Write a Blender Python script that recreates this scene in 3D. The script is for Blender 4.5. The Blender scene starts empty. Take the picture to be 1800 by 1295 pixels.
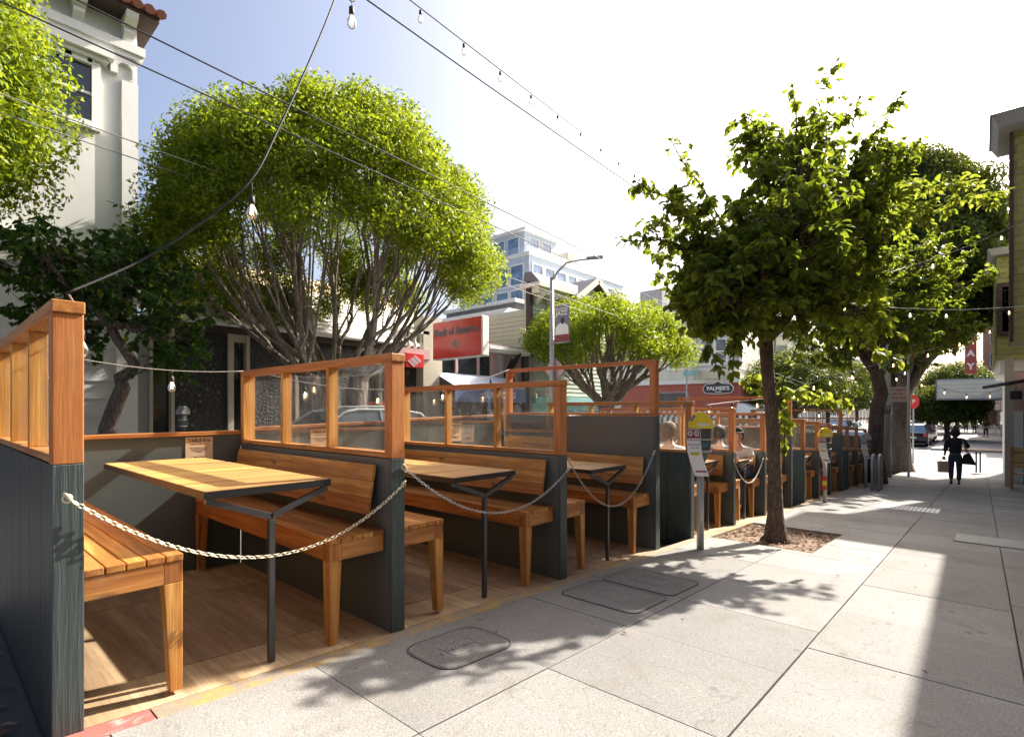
import bpy, bmesh, math, random
import numpy as np
from mathutils import Vector, Matrix

# ------------------------------------------------------------------ camera, world, sun
C = bpy.context.scene
COL = C.collection
CH = 1.15                       # eye height above the pavement under the camera
YAW = math.atan2(.6637, .7482)
cam = bpy.data.cameras.new('camera'); camo = bpy.data.objects.new('camera', cam); COL.objects.link(camo)
cam.sensor_width = 36; cam.lens = 36 * 930 / 1800.; cam.shift_y = 0.0403
cam.clip_start = .05; cam.clip_end = 3000
camo.location = (0, 0, CH); camo.rotation_euler = (math.pi / 2, 0, YAW)
C.camera = camo
SUN_AZ, SUN_EL = math.radians(11.5), math.radians(38.5)
w = bpy.data.worlds.new('World'); C.world = w; w.use_nodes = True
nt = w.node_tree; bg = nt.nodes['Background']
sky = nt.nodes.new('ShaderNodeTexSky'); sky.sky_type = 'NISHITA'; sky.sun_disc = False
sky.sun_elevation = SUN_EL; sky.sun_rotation = SUN_AZ
sky.air_density = .75; sky.dust_density = 7.0; sky.ozone_density = 1.0; sky.altitude = 30
nt.links.new(sky.outputs[0], bg.inputs[0]); bg.inputs[1].default_value = .12
sl = bpy.data.lights.new('sun', 'SUN'); sl.energy = 5.0; sl.angle = math.radians(.55); sl.color = (1, .93, .83)
so = bpy.data.objects.new('sun', sl); COL.objects.link(so)
so.rotation_euler = Vector((math.sin(SUN_AZ) * math.cos(SUN_EL), math.cos(SUN_AZ) * math.cos(SUN_EL), math.sin(SUN_EL))).to_track_quat('Z', 'Y').to_euler()
C.view_settings.view_transform = 'Standard'; C.view_settings.look = 'None'
C.view_settings.exposure = 1.38; C.view_settings.gamma = 1
C.render.engine = 'CYCLES'
C.cycles.max_bounces = 8; C.cycles.transparent_max_bounces = 16
C.cycles.sample_clamp_indirect = 6

# ------------------------------------------------------------------ measuring helpers
F_, CX_, HY_ = 930., 900., 720.
S0, S1, T0, T1 = .6637, .7482, .7482, -.6637
SL = .0531
def gz(s):
    if s < -8: return .0531 * 8
    if s > 28: return -.0531 * 28
    return -SL * s
def P(u, v, Y):                  # point seen at pixel u, v at depth Y
    a = (u - CX_) / F_
    return Vector((Y * (a * T0 + T1), Y * (a * S0 + S1), CH - (v - HY_) / F_ * Y))
def PT(u, v, t):                 # on the plane x = t
    a = (u - CX_) / F_
    return P(u, v, t / (a * T0 + T1))
def PS(u, v, s):                 # on the plane y = s
    a = (u - CX_) / F_
    return P(u, v, s / (a * S0 + S1))

# ------------------------------------------------------------------ mesh building
class MB:
    def __init__(s): s.v = []; s.f = []; s.sm = []
    def add(s, vs, fs, smooth=False):
        o = len(s.v); s.v.extend([tuple(p) for p in vs]); s.f.extend([tuple(i + o for i in q) for q in fs]); s.sm.extend([smooth] * len(fs)); return s
    def box(s, x0, x1, y0, y1, z0, z1):
        if x0 > x1: x0, x1 = x1, x0
        if y0 > y1: y0, y1 = y1, y0
        if z0 > z1: z0, z1 = z1, z0
        return s.add([(x0, y0, z0), (x1, y0, z0), (x1, y1, z0), (x0, y1, z0), (x0, y0, z1), (x1, y0, z1), (x1, y1, z1), (x0, y1, z1)],
              [(0, 3, 2, 1), (4, 5, 6, 7), (0, 1, 5, 4), (1, 2, 6, 5), (2, 3, 7, 6), (3, 0, 4, 7)])
    def hexa(s, lo, hi):         # lower quad, upper quad
        return s.add(list(lo) + list(hi), [(3, 2, 1, 0), (4, 5, 6, 7), (0, 1, 5, 4), (1, 2, 6, 5), (2, 3, 7, 6), (3, 0, 4, 7)])
    def obox(s, M, sx, sy, sz):
        vs = [M @ Vector((a * sx / 2, b * sy / 2, c * sz / 2)) for c in (-1, 1) for a, b in ((-1, -1), (1, -1), (1, 1), (-1, 1))]
        return s.add(vs, [(0, 3, 2, 1), (4, 5, 6, 7), (0, 1, 5, 4), (1, 2, 6, 5), (2, 3, 7, 6), (3, 0, 4, 7)])
    def bar(s, a, b, wd, hd, up=(0, 0, 1)):
        a = Vector(a); b = Vector(b); d = b - a; L = d.length; d.normalize(); up = Vector(up)
        x = d.cross(up)
        if x.length < 1e-4: x = d.cross(Vector((1, 0, 0)))
        x.normalize(); z = x.cross(d)
        M = Matrix((x, d, z)).transposed().to_4x4(); M.translation = (a + b) / 2
        return s.obox(M, wd, L, hd)
    def prism(s, poly, f):       # poly of 2-D points, f(u, v, k) for k = 0, 1 gives a 3-D point
        n = len(poly)
        return s.add([f(p[0], p[1], 0) for p in poly] + [f(p[0], p[1], 1) for p in poly],
              [tuple(range(n))[::-1], tuple(range(n, 2 * n))] + [(i, (i + 1) % n, n + (i + 1) % n, n + i) for i in range(n)])
    def tube(s, pts, rs, seg=8, cap=True):
        pts = [Vector(p) for p in pts]; n = len(pts)
        if not hasattr(rs, '__len__'): rs = [rs] * n
        o = len(s.v); ref = None
        for i, p in enumerate(pts):
            d = (pts[min(i + 1, n - 1)] - pts[max(i - 1, 0)])
            if d.length < 1e-9: d = Vector((0, 0, 1))
            d.normalize()
            if ref is None:
                ref = d.orthogonal().normalized()
            else:
                ref = ref - d * ref.dot(d)
                ref = ref.normalized() if ref.length > 1e-6 else d.orthogonal().normalized()
            b = d.cross(ref)
            for k in range(seg):
                a = 2 * math.pi * k / seg
                s.v.append(tuple(p + (ref * math.cos(a) + b * math.sin(a)) * rs[i]))
        for i in range(n - 1):
            for k in range(seg):
                k2 = (k + 1) % seg
                s.f.append((o + i * seg + k, o + i * seg + k2, o + (i + 1) * seg + k2, o + (i + 1) * seg + k)); s.sm.append(True)
        if cap:
            s.f.append(tuple(o + k for k in range(seg))[::-1]); s.sm.append(False)
            s.f.append(tuple(o + (n - 1) * seg + k for k in range(seg))); s.sm.append(False)
        return s
    def lathe(s, prof, c=(0, 0, 0), seg=16, sx=1, sy=1, sm=True):   # prof: list of (r, z)
        o = len(s.v); n = len(prof)
        for r, z in prof:
            for k in range(seg):
                a = 2 * math.pi * k / seg; s.v.append((c[0] + r * math.cos(a) * sx, c[1] + r * math.sin(a) * sy, c[2] + z))
        for i in range(n - 1):
            for k in range(seg):
                k2 = (k + 1) % seg
                s.f.append((o + i * seg + k, o + i * seg + k2, o + (i + 1) * seg + k2, o + (i + 1) * seg + k)); s.sm.append(sm)
        s.f.append(tuple(o + k for k in range(seg))[::-1]); s.sm.append(False)
        s.f.append(tuple(o + (n - 1) * seg + k for k in range(seg))); s.sm.append(False)
        return s
    def ell(s, c, r, seg=14, rings=9):
        prof = []
        for i in range(rings + 1):
            a = math.pi * i / rings; prof.append((max(math.sin(a), .01), -math.cos(a)))
        o = len(s.v); s.lathe(prof, seg=seg)
        for i in range(o, len(s.v)):
            x, y, z = s.v[i]; s.v[i] = (c[0] + x * r[0], c[1] + y * r[1], c[2] + z * r[2])
        return s
    def xf(s, M):
        s.v = [tuple(M @ Vector(p)) for p in s.v]; return s
    def mesh(s, name):
        me = bpy.data.meshes.new(name); me.from_pydata(s.v, [], s.f)
        me.polygons.foreach_set('use_smooth', s.sm); me.update(); return me
    def build(s, name, m, parent=None, bevel=0, seg=2):
        o = bpy.data.objects.new(name, s.mesh(name)); COL.objects.link(o)
        if m: o.data.materials.append(m)
        if parent: o.parent = parent
        if bevel:
            b = o.modifiers.new('bevel', 'BEVEL'); b.width = bevel; b.segments = seg; b.limit_method = 'ANGLE'; b.angle_limit = math.radians(40)
        return o

def tag(o, label=None, cat=None, group=None, kind=None):
    if label: o['label'] = label
    if cat: o['category'] = cat
    if group: o['group'] = group
    if kind: o['kind'] = kind
    return o
def thing(name, loc, label, cat, group=None, rz=0):
    o = bpy.data.objects.new(name, None); COL.objects.link(o); o.location = loc; o.rotation_euler = (0, 0, rz); o.empty_display_size = .2
    return tag(o, label, cat, group)
KIDS = {}
def kids(o): return [c for c in bpy.data.objects if c.parent == o]
def dup(o, loc=None, rz=None, label=None, group=None):
    def cp(x, par):
        c = x.copy(); COL.objects.link(c); c.parent = par
        for k in kids(x): cp(k, c)
        return c
    r = cp(o, None)
    if loc is not None: r.location = loc
    if rz is not None: r.rotation_euler = (0, 0, rz)
    if label: r['label'] = label
    if group: r['group'] = group
    return r
def text(body, size, m, parent, loc, rot, name='lettering', ext=.002, bold=0, align='CENTER', sx=1.0):
    c = bpy.data.curves.new(name, 'FONT'); c.body = body; c.size = size; c.extrude = ext; c.offset = bold; c.align_x = align; c.align_y = 'CENTER'
    c.resolution_u = 3
    t = bpy.data.objects.new(name, c); COL.objects.link(t)
    bpy.context.view_layer.update()
    me = bpy.data.meshes.new_from_object(t.evaluated_get(bpy.context.evaluated_depsgraph_get()))
    bpy.data.objects.remove(t)
    me.materials.clear(); me.materials.append(m)
    o = bpy.data.objects.new(name, me); COL.objects.link(o); o.parent = parent; o.location = loc; o.rotation_euler = rot; o.scale = (sx, 1, 1)
    return o

# ------------------------------------------------------------------ materials
MATS = {}
class N:
    def __init__(s, name):
        s.m = bpy.data.materials.new(name); s.m.use_nodes = True; s.t = s.m.node_tree; s.n = s.t.nodes; s.l = s.t.links
        s.b = s.n['Principled BSDF']; s.out = s.n['Material Output']
    def new(s, typ, **kw):
        n = s.n.new(typ)
        for k, v in kw.items(): setattr(n, k, v)
        return n
    def link(s, a, b): s.l.new(a, b)
    def coord(s, which='Object'): return s.new('ShaderNodeTexCoord').outputs[which]
    def mapping(s, vec, scale=(1, 1, 1), loc=(0, 0, 0)):
        m = s.new('ShaderNodeMapping'); m.inputs['Scale'].default_value = scale; m.inputs['Location'].default_value = loc; s.link(vec, m.inputs[0]); return m.outputs[0]
    def noise(s, vec, scale, detail=4, rough=.55, dist=0):
        n = s.new('ShaderNodeTexNoise'); n.inputs['Scale'].default_value = scale; n.inputs['Detail'].default_value = detail; n.inputs['Roughness'].default_value = rough; n.inputs['Distortion'].default_value = dist
        s.link(vec, n.inputs['Vector']); return n.outputs['Fac']
    def ramp(s, fac, stops):
        r = s.new('ShaderNodeValToRGB'); e = r.color_ramp.elements
        while len(e) < len(stops): e.new(.5)
        for i, (p, c) in enumerate(stops):
            e[i].position = p; e[i].color = (c, c, c, 1) if not hasattr(c, '__len__') else tuple(c) + (1,)
        s.link(fac, r.inputs[0]); return r.outputs[0]
    def mix(s, fac, a, b, typ='MIX'):
        m = s.new('ShaderNodeMixRGB', blend_type=typ)
        for i, x in ((0, fac), (1, a), (2, b)):
            if isinstance(x, (int, float)): m.inputs[i].default_value = x if i == 0 else (x, x, x, 1)
            elif isinstance(x, tuple): m.inputs[i].default_value = x + (1,)
            else: s.link(x, m.inputs[i])
        return m.outputs[0]
    def math(s, op, a, b=0):
        m = s.new('ShaderNodeMath', operation=op)
        for i, x in ((0, a), (1, b)):
            if isinstance(x, (int, float)): m.inputs[i].default_value = x
            else: s.link(x, m.inputs[i])
        return m.outputs[0]
    def island(s): return s.new('ShaderNodeNewGeometry').outputs['Random Per Island']
    def bump(s, h, strength=.3, dist=.01):
        b = s.new('ShaderNodeBump'); b.inputs['Strength'].default_value = strength; b.inputs['Distance'].default_value = dist
        s.link(h, b.inputs['Height']); s.link(b.outputs[0], s.b.inputs['Normal']); return b
    def base(s, c):
        if isinstance(c, tuple): s.b.inputs['Base Color'].default_value = c + (1,)
        else: s.link(c, s.b.inputs['Base Color'])
    def set(s, **kw):
        for k, v in kw.items():
            k = k.replace('_', ' ')
            if isinstance(v, (int, float)): s.b.inputs[k].default_value = v
            elif isinstance(v, tuple): s.b.inputs[k].default_value = v
            else: s.link(v, s.b.inputs[k])
        return s

def wood(name, axis, dark, mid, light, rough=.5, knots=True, fine=1.0, big=1.0, gap=0):
    n = N(name); co = n.coord(); isl = n.island()
    off = n.new('ShaderNodeCombineXYZ'); n.link(n.math('MULTIPLY', isl, 17.3), off.inputs[0]); n.link(n.math('MULTIPLY', isl, 9.1), off.inputs[1]); n.link(n.math('MULTIPLY', isl, 23.7), off.inputs[2])
    va = n.new('ShaderNodeVectorMath', operation='ADD'); n.link(co, va.inputs[0]); n.link(off.outputs[0], va.inputs[1]); v = va.outputs[0]
    def sc(a, b): return tuple(a if i == axis else b for i in range(3))
    g1 = n.noise(n.mapping(v, sc(.9 * big, 11 * big)), 1.0, 3, .5, 1.2)
    g2 = n.noise(n.mapping(v, sc(5, 150 * fine)), 1.0, 3, .6)
    g3 = n.noise(n.mapping(v, sc(1.6, 34)), 1.0, 2, .5, .6)
    c = n.ramp(g1, [(.3, dark), (.5, mid), (.72, light)])
    c = n.mix(n.ramp(g3, [(.42, .45), (.6, 0.)]), c, dark, 'MIX')
    c = n.mix(.55, c, n.ramp(g2, [(.3, .55), (.6, 1.)]), 'MULTIPLY')
    hv = n.new('ShaderNodeHueSaturation'); n.link(c, hv.inputs['Color'])
    n.link(n.math('ADD', n.math('MULTIPLY', isl, .42), .8), hv.inputs['Value'])
    n.link(n.math('ADD', n.math('MULTIPLY', isl, .02), .49), hv.inputs['Hue'])
    c = hv.outputs[0]
    if knots:
        vo = n.new('ShaderNodeTexVoronoi'); vo.inputs['Scale'].default_value = 1.0
        n.link(n.mapping(v, sc(2.1, 6.0)), vo.inputs['Vector'])
        k = n.ramp(vo.outputs['Distance'], [(.05, 1.), (.13, .0)])
        c = n.mix(n.math('MULTIPLY', k, .8), c, (dark[0] * .22, dark[1] * .2, dark[2] * .2))
    wz = n.noise(co, 2.6, 5, .65, .5)
    c = n.mix(n.ramp(wz, [(.54, 0.), (.72, .34)]), c, tuple(x * .42 for x in mid))
    wv = n.noise(n.mapping(co, (1.3, 1.3, 1.3), (5, 3, 1)), 5, 4, .6)
    c = n.mix(n.ramp(wv, [(.60, 0.), (.74, .22)]), c, (.50, .42, .33))
    n.base(c); n.set(Roughness=rough); n.bump(g2, .3, .003)
    MATS[name] = n.m; return n.m
CD, CM, CL = (.30, .105, .022), (.55, .225, .048), (.72, .37, .105)
cedar = [wood('cedar_%d' % i, i, CD, CM, CL) for i in range(3)]
YD, YM, YL = (.42, .20, .05), (.62, .34, .10), (.74, .46, .17)
pine = [wood('pine_%d' % i, i, YD, YM, YL, knots=False) for i in range(3)]
redc = [wood('redcedar_%d' % i, i, (.44, .15, .035), (.60, .23, .06), (.68, .30, .09), knots=False) for i in range(3)]
sunlit_honey = [wood('sunlit_honey_%d' % i, i, (.48, .22, .04), (.66, .34, .075), (.80, .47, .12), knots=False) for i in range(3)]  # frame wood made yellower, the sun on mullions and rear posts put into its colour
ply = wood('plywood', 0, (.30, .19, .11), (.46, .31, .185), (.56, .40, .25), .7, False, .5, .35)

def painted(name, col, rough=.55, grain=None, var=.12, bump=.15):
    n = N(name); co = n.coord()
    a = n.noise(co, 2.2, 4); b = n.noise(co, 40, 3)
    c = n.mix(n.ramp(a, [(.3, 0.), (.7, var)]), col, tuple(x * .6 for x in col))
    c = n.mix(n.ramp(b, [(.55, 0.), (.8, var * .8)]), c, tuple(min(1, x * 1.5 + .01) for x in col))
    h = b
    if grain is not None:
        sc = tuple(3 if i == grain else 70 for i in range(3)); g = n.noise(n.mapping(co, sc), 1.0, 4, .6, .5)
        sc2 = tuple(.8 if i == grain else 9 for i in range(3)); g2 = n.noise(n.mapping(co, sc2), 1.0, 3, .6, 2.5)
        c = n.mix(n.ramp(g, [(.42, .55), (.6, 0.)]), c, tuple(x * .45 for x in col))
        h = n.math('ADD', g, n.math('MULTIPLY', g2, .8))
    sc_ = n.noise(n.mapping(co, (2, 2, 9)), 6, 5, .7, 2.0)
    c = n.mix(n.ramp(sc_, [(.64, 0.), (.70, .35)]), c, tuple(min(1, x * 2.4 + .02) for x in col))
    n.base(c); n.set(Roughness=rough); n.bump(h, bump, .004); MATS[name] = n.m; return n.m
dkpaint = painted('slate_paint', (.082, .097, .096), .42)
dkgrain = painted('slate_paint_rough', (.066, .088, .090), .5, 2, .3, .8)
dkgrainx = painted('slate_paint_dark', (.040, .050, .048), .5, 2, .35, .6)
def plain(name, col, rough=.5, metal=0, spec=None, em=0):
    n = N(name); co = n.coord(); a = n.noise(co, 9, 3)
    n.base(n.mix(n.ramp(a, [(.35, 0.), (.75, .22)]), col, tuple(x * .72 for x in col))); n.set(Roughness=rough, Metallic=metal)
    if em:
        n.b.inputs['Emission Color'].default_value = col + (1,); n.b.inputs['Emission Strength'].default_value = em
    MATS[name] = n.m; return n.m
steel = plain('dark_steel', (.10, .10, .105), .38, .8)
blacksteel = plain('black_steel', (.02, .02, .022), .4, .3)
galv = plain('galvanised', (.42, .42, .41), .5, .45)
brass = plain('brass_chain', (.74, .66, .48), .35, .6)
black = plain('black_rubber', (.012, .012, .013), .6)
white = plain('white_paint', (.78, .77, .74), .6)
grey = plain('grey_paint', (.35, .36, .37), .6)
yellow = plain('yellow_hood', (.82, .62, .02), .35)
redpaint = plain('red_panel', (.62, .035, .04), .3)
paper = plain('paper', (.8, .78, .76), .7)
kraft = plain('kraft_paper', (.66, .46, .30), .8)
ink = plain('ink', (.03, .03, .035), .6)
rope_grey = plain('grey_cord', (.28, .27, .25), .6)

def glassmat(name, tint=(1, 1, 1), refl=.12, dust_glare=.06, rough=.02, base=.0):
    n = N(name); tr = n.new('ShaderNodeBsdfTransparent'); tr.inputs[0].default_value = tint + (1,)
    gl = n.new('ShaderNodeBsdfGlossy'); gl.inputs['Roughness'].default_value = rough
    df = n.new('ShaderNodeBsdfDiffuse'); df.inputs[0].default_value = (.8, .8, .8, 1)
    lw = n.new('ShaderNodeFresnel'); lw.inputs[0].default_value = 1.45
    f = n.math('MINIMUM', n.math('ADD', n.math('MULTIPLY', lw.outputs[0], refl * 8), base), .85)
    m1 = n.new('ShaderNodeMixShader'); n.link(f, m1.inputs[0]); n.link(tr.outputs[0], m1.inputs[1]); n.link(gl.outputs[0], m1.inputs[2])
    co = n.coord(); d = n.ramp(n.noise(n.mapping(co, (3, 3, 1.2)), 4, 5, .7, 1.0), [(.45, dust_glare * .35), (.85, dust_glare * 2.2)])
    sp = n.ramp(n.noise(co, 160, 1, .5), [(.72, 0.), (.76, .5)])
    d = n.math('MAXIMUM', d, n.math('MULTIPLY', sp, dust_glare * 4))
    m2 = n.new('ShaderNodeMixShader'); n.link(d, m2.inputs[0]); n.link(m1.outputs[0], m2.inputs[1]); n.link(df.outputs[0], m2.inputs[2])
    n.link(m2.outputs[0], n.out.inputs[0]); MATS[name] = n.m; return n.m
glass = glassmat('screen_glass', (.97, .98, .97), .06, .03)  # the dust film is raised to stand in for pale reflections as well
bulbglass = glassmat('bulb_glass', (.98, .95, .9), .10, .05)
carglass = plain('car_glass', (.30, .36, .42), .06, .75)
def window_glass(name, col, rough=.06):
    n = N(name); co = n.coord()
    n.base(n.mix(n.ramp(n.noise(co, .8, 2), [(.35, 0.), (.7, 1.)]), col, tuple(x * .35 for x in col))); n.set(Roughness=rough, Specular_IOR_Level=.9); MATS[name] = n.m; return n.m
darkglass = window_glass('dark_window', (.03, .035, .04)); blueglass = window_glass('blue_window', (.16, .27, .42)); paleglass = window_glass('pale_window', (.25, .28, .28))
fil = N('filament'); fil.base((1, .6, .25)); fil.b.inputs['Emission Color'].default_value = (1, .62, .28, 1); fil.b.inputs['Emission Strength'].default_value = 9; filament = fil.m

def concrete(name, col, scale=1.0, var=.35):
    n = N(name); co = n.coord(); isl = n.island()
    big = n.noise(co, 1.3 * scale, 5, .6, .3); mid = n.noise(co, 9, 4, .6); fine = n.noise(co, 170, 2, .6); fine2 = n.noise(co, 420, 1, .5)
    c = n.mix(n.ramp(big, [(.35, 0.), (.72, .55)]), col, tuple(x * .74 for x in col))
    c = n.mix(n.ramp(mid, [(.52, 0.), (.78, .5)]), c, (col[0] * .82, col[1] * .8, col[2] * .76))
    c = n.mix(.9, c, n.ramp(fine, [(.34, .5), (.6, 1.1)]), 'MULTIPLY')
    c = n.mix(.6, c, n.ramp(fine2, [(.32, .65), (.55, 1.)]), 'MULTIPLY')
    hv = n.new('ShaderNodeHueSaturation'); n.link(c, hv.inputs['Color']); n.link(n.math('ADD', n.math('MULTIPLY', isl, var), 1 - var / 2), hv.inputs['Value'])
    vo = n.new('ShaderNodeTexVoronoi'); vo.inputs['Scale'].default_value = 3.3; n.link(co, vo.inputs['Vector'])
    gum = n.ramp(vo.outputs['Distance'], [(.06, .75), (.09, 0.)])
    c = n.mix(gum, hv.outputs[0], tuple(x * .45 for x in col))
    cr = n.new('ShaderNodeTexVoronoi', feature='DISTANCE_TO_EDGE'); cr.inputs['Scale'].default_value = .55
    wv = n.new('ShaderNodeVectorMath', operation='ADD'); nz = n.new('ShaderNodeTexNoise'); nz.inputs['Scale'].default_value = 3; n.link(co, nz.inputs['Vector'])
    n.link(co, wv.inputs[0]); n.link(nz.outputs['Color'], wv.inputs[1]); n.link(wv.outputs[0], cr.inputs['Vector'])
    c = n.mix(n.ramp(cr.outputs['Distance'], [(.0012, .5), (.0035, 0.)]), c, tuple(x * .4 for x in col))
    st = n.noise(n.mapping(co, (1, .55, 1), (3.1, 7.7, 0)), 2.1, 6, .68, .8)
    c = n.mix(n.ramp(st, [(.53, 0.), (.64, .5)]), c, (col[0] * .55, col[1] * .52, col[2] * .48))
    sp2 = n.new('ShaderNodeTexVoronoi'); sp2.inputs['Scale'].default_value = 11; n.link(co, sp2.inputs['Vector'])
    c = n.mix(n.ramp(sp2.outputs['Distance'], [(.05, .4), (.085, 0.)]), c, tuple(x * .5 for x in col))
    n.base(c); n.set(Roughness=.85, Specular_IOR_Level=.3); n.bump(n.math('ADD', n.math('MULTIPLY', fine, .6), mid), .35, .004); MATS[name] = n.m; return n.m
conc = concrete('pavement', (.30, .288, .27), var=.26); concpale = concrete('pale_pavement', (.36, .35, .33), var=.1); conclid = concrete('cast_cover', (.235, .225, .21), var=.1)
asphalt = concrete('asphalt', (.115, .115, .12), .5, 0); asphalt_pale = concrete('pale_road', (.34, .33, .32), .3, 0); farconc = concrete('far_pavement', (.33, .32, .30), var=.2)
def worn(name, col, under, thr=.5):
    n = N(name); co = n.coord(); a = n.noise(n.mapping(co, (1, .6, 1)), 11, 6, .7, .4); f = n.noise(co, 120, 2)
    c = n.mix(n.ramp(a, [(thr - .04, 0.), (thr + .05, 1.)]), col, under)
    n.base(n.mix(.7, c, n.ramp(f, [(.3, .65), (.6, 1.)]), 'MULTIPLY')); n.set(Roughness=.8); n.bump(a, .4, .004); MATS[name] = n.m; return n.m
kerb_y = worn('yellow_kerb_paint', (.42, .28, .10), (.28, .23, .18), .47); kerb_r = worn('red_kerb_paint', (.40, .12, .10), (.34, .30, .27), .57)

def stucco(name, col, sc=1.0, rough=.8, streak=.25):
    n = N(name); co = n.coord(); a = n.noise(n.mapping(co, (1.2, 1.2, .35)), 1.5 * sc, 5, .6); f = n.noise(co, 26, 3)
    c = n.mix(n.ramp(a, [(.35, 0.), (.75, streak * 2)]), col, tuple(x * .78 for x in col))
    n.base(c); n.set(Roughness=rough); n.bump(f, .25, .01); MATS[name] = n.m; return n.m
st_white = stucco('white_stucco', (.70, .70, .68)); st_beige = stucco('beige_render', (.50, .45, .36)); st_green = stucco('sage_paint', (.42, .47, .40)); st_teal = stucco('teal_paint', (.22, .45, .44))
st_cream = stucco('cream_paint', (.72, .68, .58)); st_red = stucco('brick_red_paint', (.42, .12, .09)); st_grey = stucco('grey_render', (.30, .30, .30)); st_dark = stucco('dark_render', (.07, .07, .075))
st_pink = stucco('dusty_pink_paint', (.50, .34, .33)); st_olive = stucco('olive_beige_siding', (.46, .46, .34)); st_tan = stucco('tan_roof', (.52, .38, .26)); st_sandw = stucco('old_white_boards', (.62, .61, .58))
st_brown = stucco('dark_brown_paint', (.055, .035, .03)); st_blue = stucco('pale_blue_render', (.50, .58, .66)); slate = stucco('slate_roof', (.16, .16, .165))
blueawn = stucco('blue_awning_cloth', (.17, .22, .42)); blueawn_top = stucco('pale_blue_awning_top', (.52, .57, .68))
def islandvar(name, col, var=.5, rough=.8):
    n = N(name); hv = n.new('ShaderNodeHueSaturation'); hv.inputs['Color'].default_value = col + (1,)
    n.link(n.math('ADD', n.math('MULTIPLY', n.island(), var), 1 - var / 2), hv.inputs['Value'])
    c = n.mix(.6, hv.outputs[0], n.ramp(n.noise(n.coord(), 30, 3), [(.3, .6), (.6, 1.)]), 'MULTIPLY')
    n.base(c); n.set(Roughness=rough); MATS[name] = n.m; return n.m
shingle = islandvar('green_shingle', (.26, .25, .085), .35); tile = islandvar('clay_tile', (.34, .13, .08), .5); roofsh = islandvar('roof_shingle', (.17, .16, .16), .5)
n = N('pebble_panel'); co = n.coord(); vo = n.new('ShaderNodeTexVoronoi'); vo.inputs['Scale'].default_value = 16; n.link(co, vo.inputs['Vector'])
n.base(n.ramp(vo.outputs['Color'], [(.5, (.014, .014, .015)), (.85, (.035, .035, .035)), (.97, (.16, .155, .15))])); n.set(Roughness=.5); n.bump(vo.outputs['Distance'], .8, .03); pebble = n.m

def bark(name, c1, c2, sc=1.0):
    n = N(name); co = n.coord(); v = n.mapping(co, (1, 1, .3))
    vo = n.new('ShaderNodeTexVoronoi', feature='DISTANCE_TO_EDGE'); vo.inputs['Scale'].default_value = 26 * sc; n.link(v, vo.inputs['Vector'])
    a = n.noise(v, 8 * sc, 5, .65, .6); e = n.ramp(vo.outputs['Distance'], [(.02, 0.), (.2, 1.)])
    n.base(n.mix(.6, n.ramp(a, [(.3, c1), (.7, c2)]), n.ramp(vo.outputs['Distance'], [(.0, .35), (.15, 1.)]), 'MULTIPLY')); n.set(Roughness=.9)
    n.bump(n.math('ADD', e, a), .6, .02); MATS[name] = n.m; return n.m
bark_grey = bark('grey_bark', (.15, .115, .09), (.34, .285, .24), .35); bark_dark = bark('dark_bark', (.06, .045, .035), (.19, .13, .09)); bark_mid = bark('brown_bark', (.10, .075, .055), (.22, .17, .13), .5)
def leafmat(name, a, b, c, trans=.45, rough=.4, tc=(.35, .55, .04)):
    n = N(name); isl = n.island()
    col = n.ramp(isl, [(0., a), (.55, b), (1., c)])
    col = n.mix(n.ramp(n.noise(n.coord(), 1.7, 3, .6), [(.36, .62), (.6, 0.)]), col, a)
    n.base(col); n.set(Roughness=rough + .12, Specular_IOR_Level=.22)
    tr = n.new('ShaderNodeBsdfTranslucent'); n.link(n.mix(.65, col, tc, 'MIX'), tr.inputs[0])
    m = n.new('ShaderNodeMixShader'); m.inputs[0].default_value = trans; n.link(n.b.outputs[0], m.inputs[1]); n.link(tr.outputs[0], m.inputs[2]); n.link(m.outputs[0], n.out.inputs[0])
    MATS[name] = n.m; return n.m
leaf_ficus = leafmat('ficus_leaf', (.03, .075, .008), (.13, .20, .012), (.40, .44, .03), .42, .34, (.50, .60, .02))
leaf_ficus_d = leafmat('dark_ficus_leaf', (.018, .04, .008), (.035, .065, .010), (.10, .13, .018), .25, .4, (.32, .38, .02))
leaf_pear = leafmat('pear_leaf', (.03, .06, .012), (.065, .11, .016), (.17, .21, .028), .48, .34, (.42, .52, .03))
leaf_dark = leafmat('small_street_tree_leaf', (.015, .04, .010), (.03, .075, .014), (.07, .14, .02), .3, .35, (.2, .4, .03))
leaf_lit = leafmat('sunlit_leaf_colour', (.14, .20, .02), (.22, .28, .03), (.34, .36, .05), .5, .45, (.5, .55, .05))  # brighter copy of the leaf colour, sunlight painted into chosen leaves
leaf_fallen = leafmat('fallen_leaf', (.15, .10, .06), (.32, .22, .14), (.24, .07, .04), .1, .7, (.3, .2, .1))

# ------------------------------------------------------------------ setting: ground, road, pavements
def strip(x0, x1, dz, ss, mb=None, thick=.0):
    mb = mb or MB()
    for a, b in zip(ss[:-1], ss[1:]):
        za, zb = gz(a) + dz, gz(b) + dz
        if thick:
            mb.hexa([(x0, a, za - thick), (x1, a, za - thick), (x1, b, zb - thick), (x0, b, zb - thick)], [(x0, a, za), (x1, a, za), (x1, b, zb), (x0, b, zb)])
        else: mb.add([(x0, a, za), (x1, a, za), (x1, b, zb), (x0, b, zb)], [(0, 1, 2, 3)])
    return mb
def S_(name, mb, m, **k): return tag(mb.build(name, m, **k), kind='structure')
S_('ground', strip(-900, 900, -.16, [-900, -8, 28, 900]), asphalt)
S_('road', strip(-11.75, -2.5, -.13, [-60, -8, 28, 400]), asphalt)
rng = random.Random(4)
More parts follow.
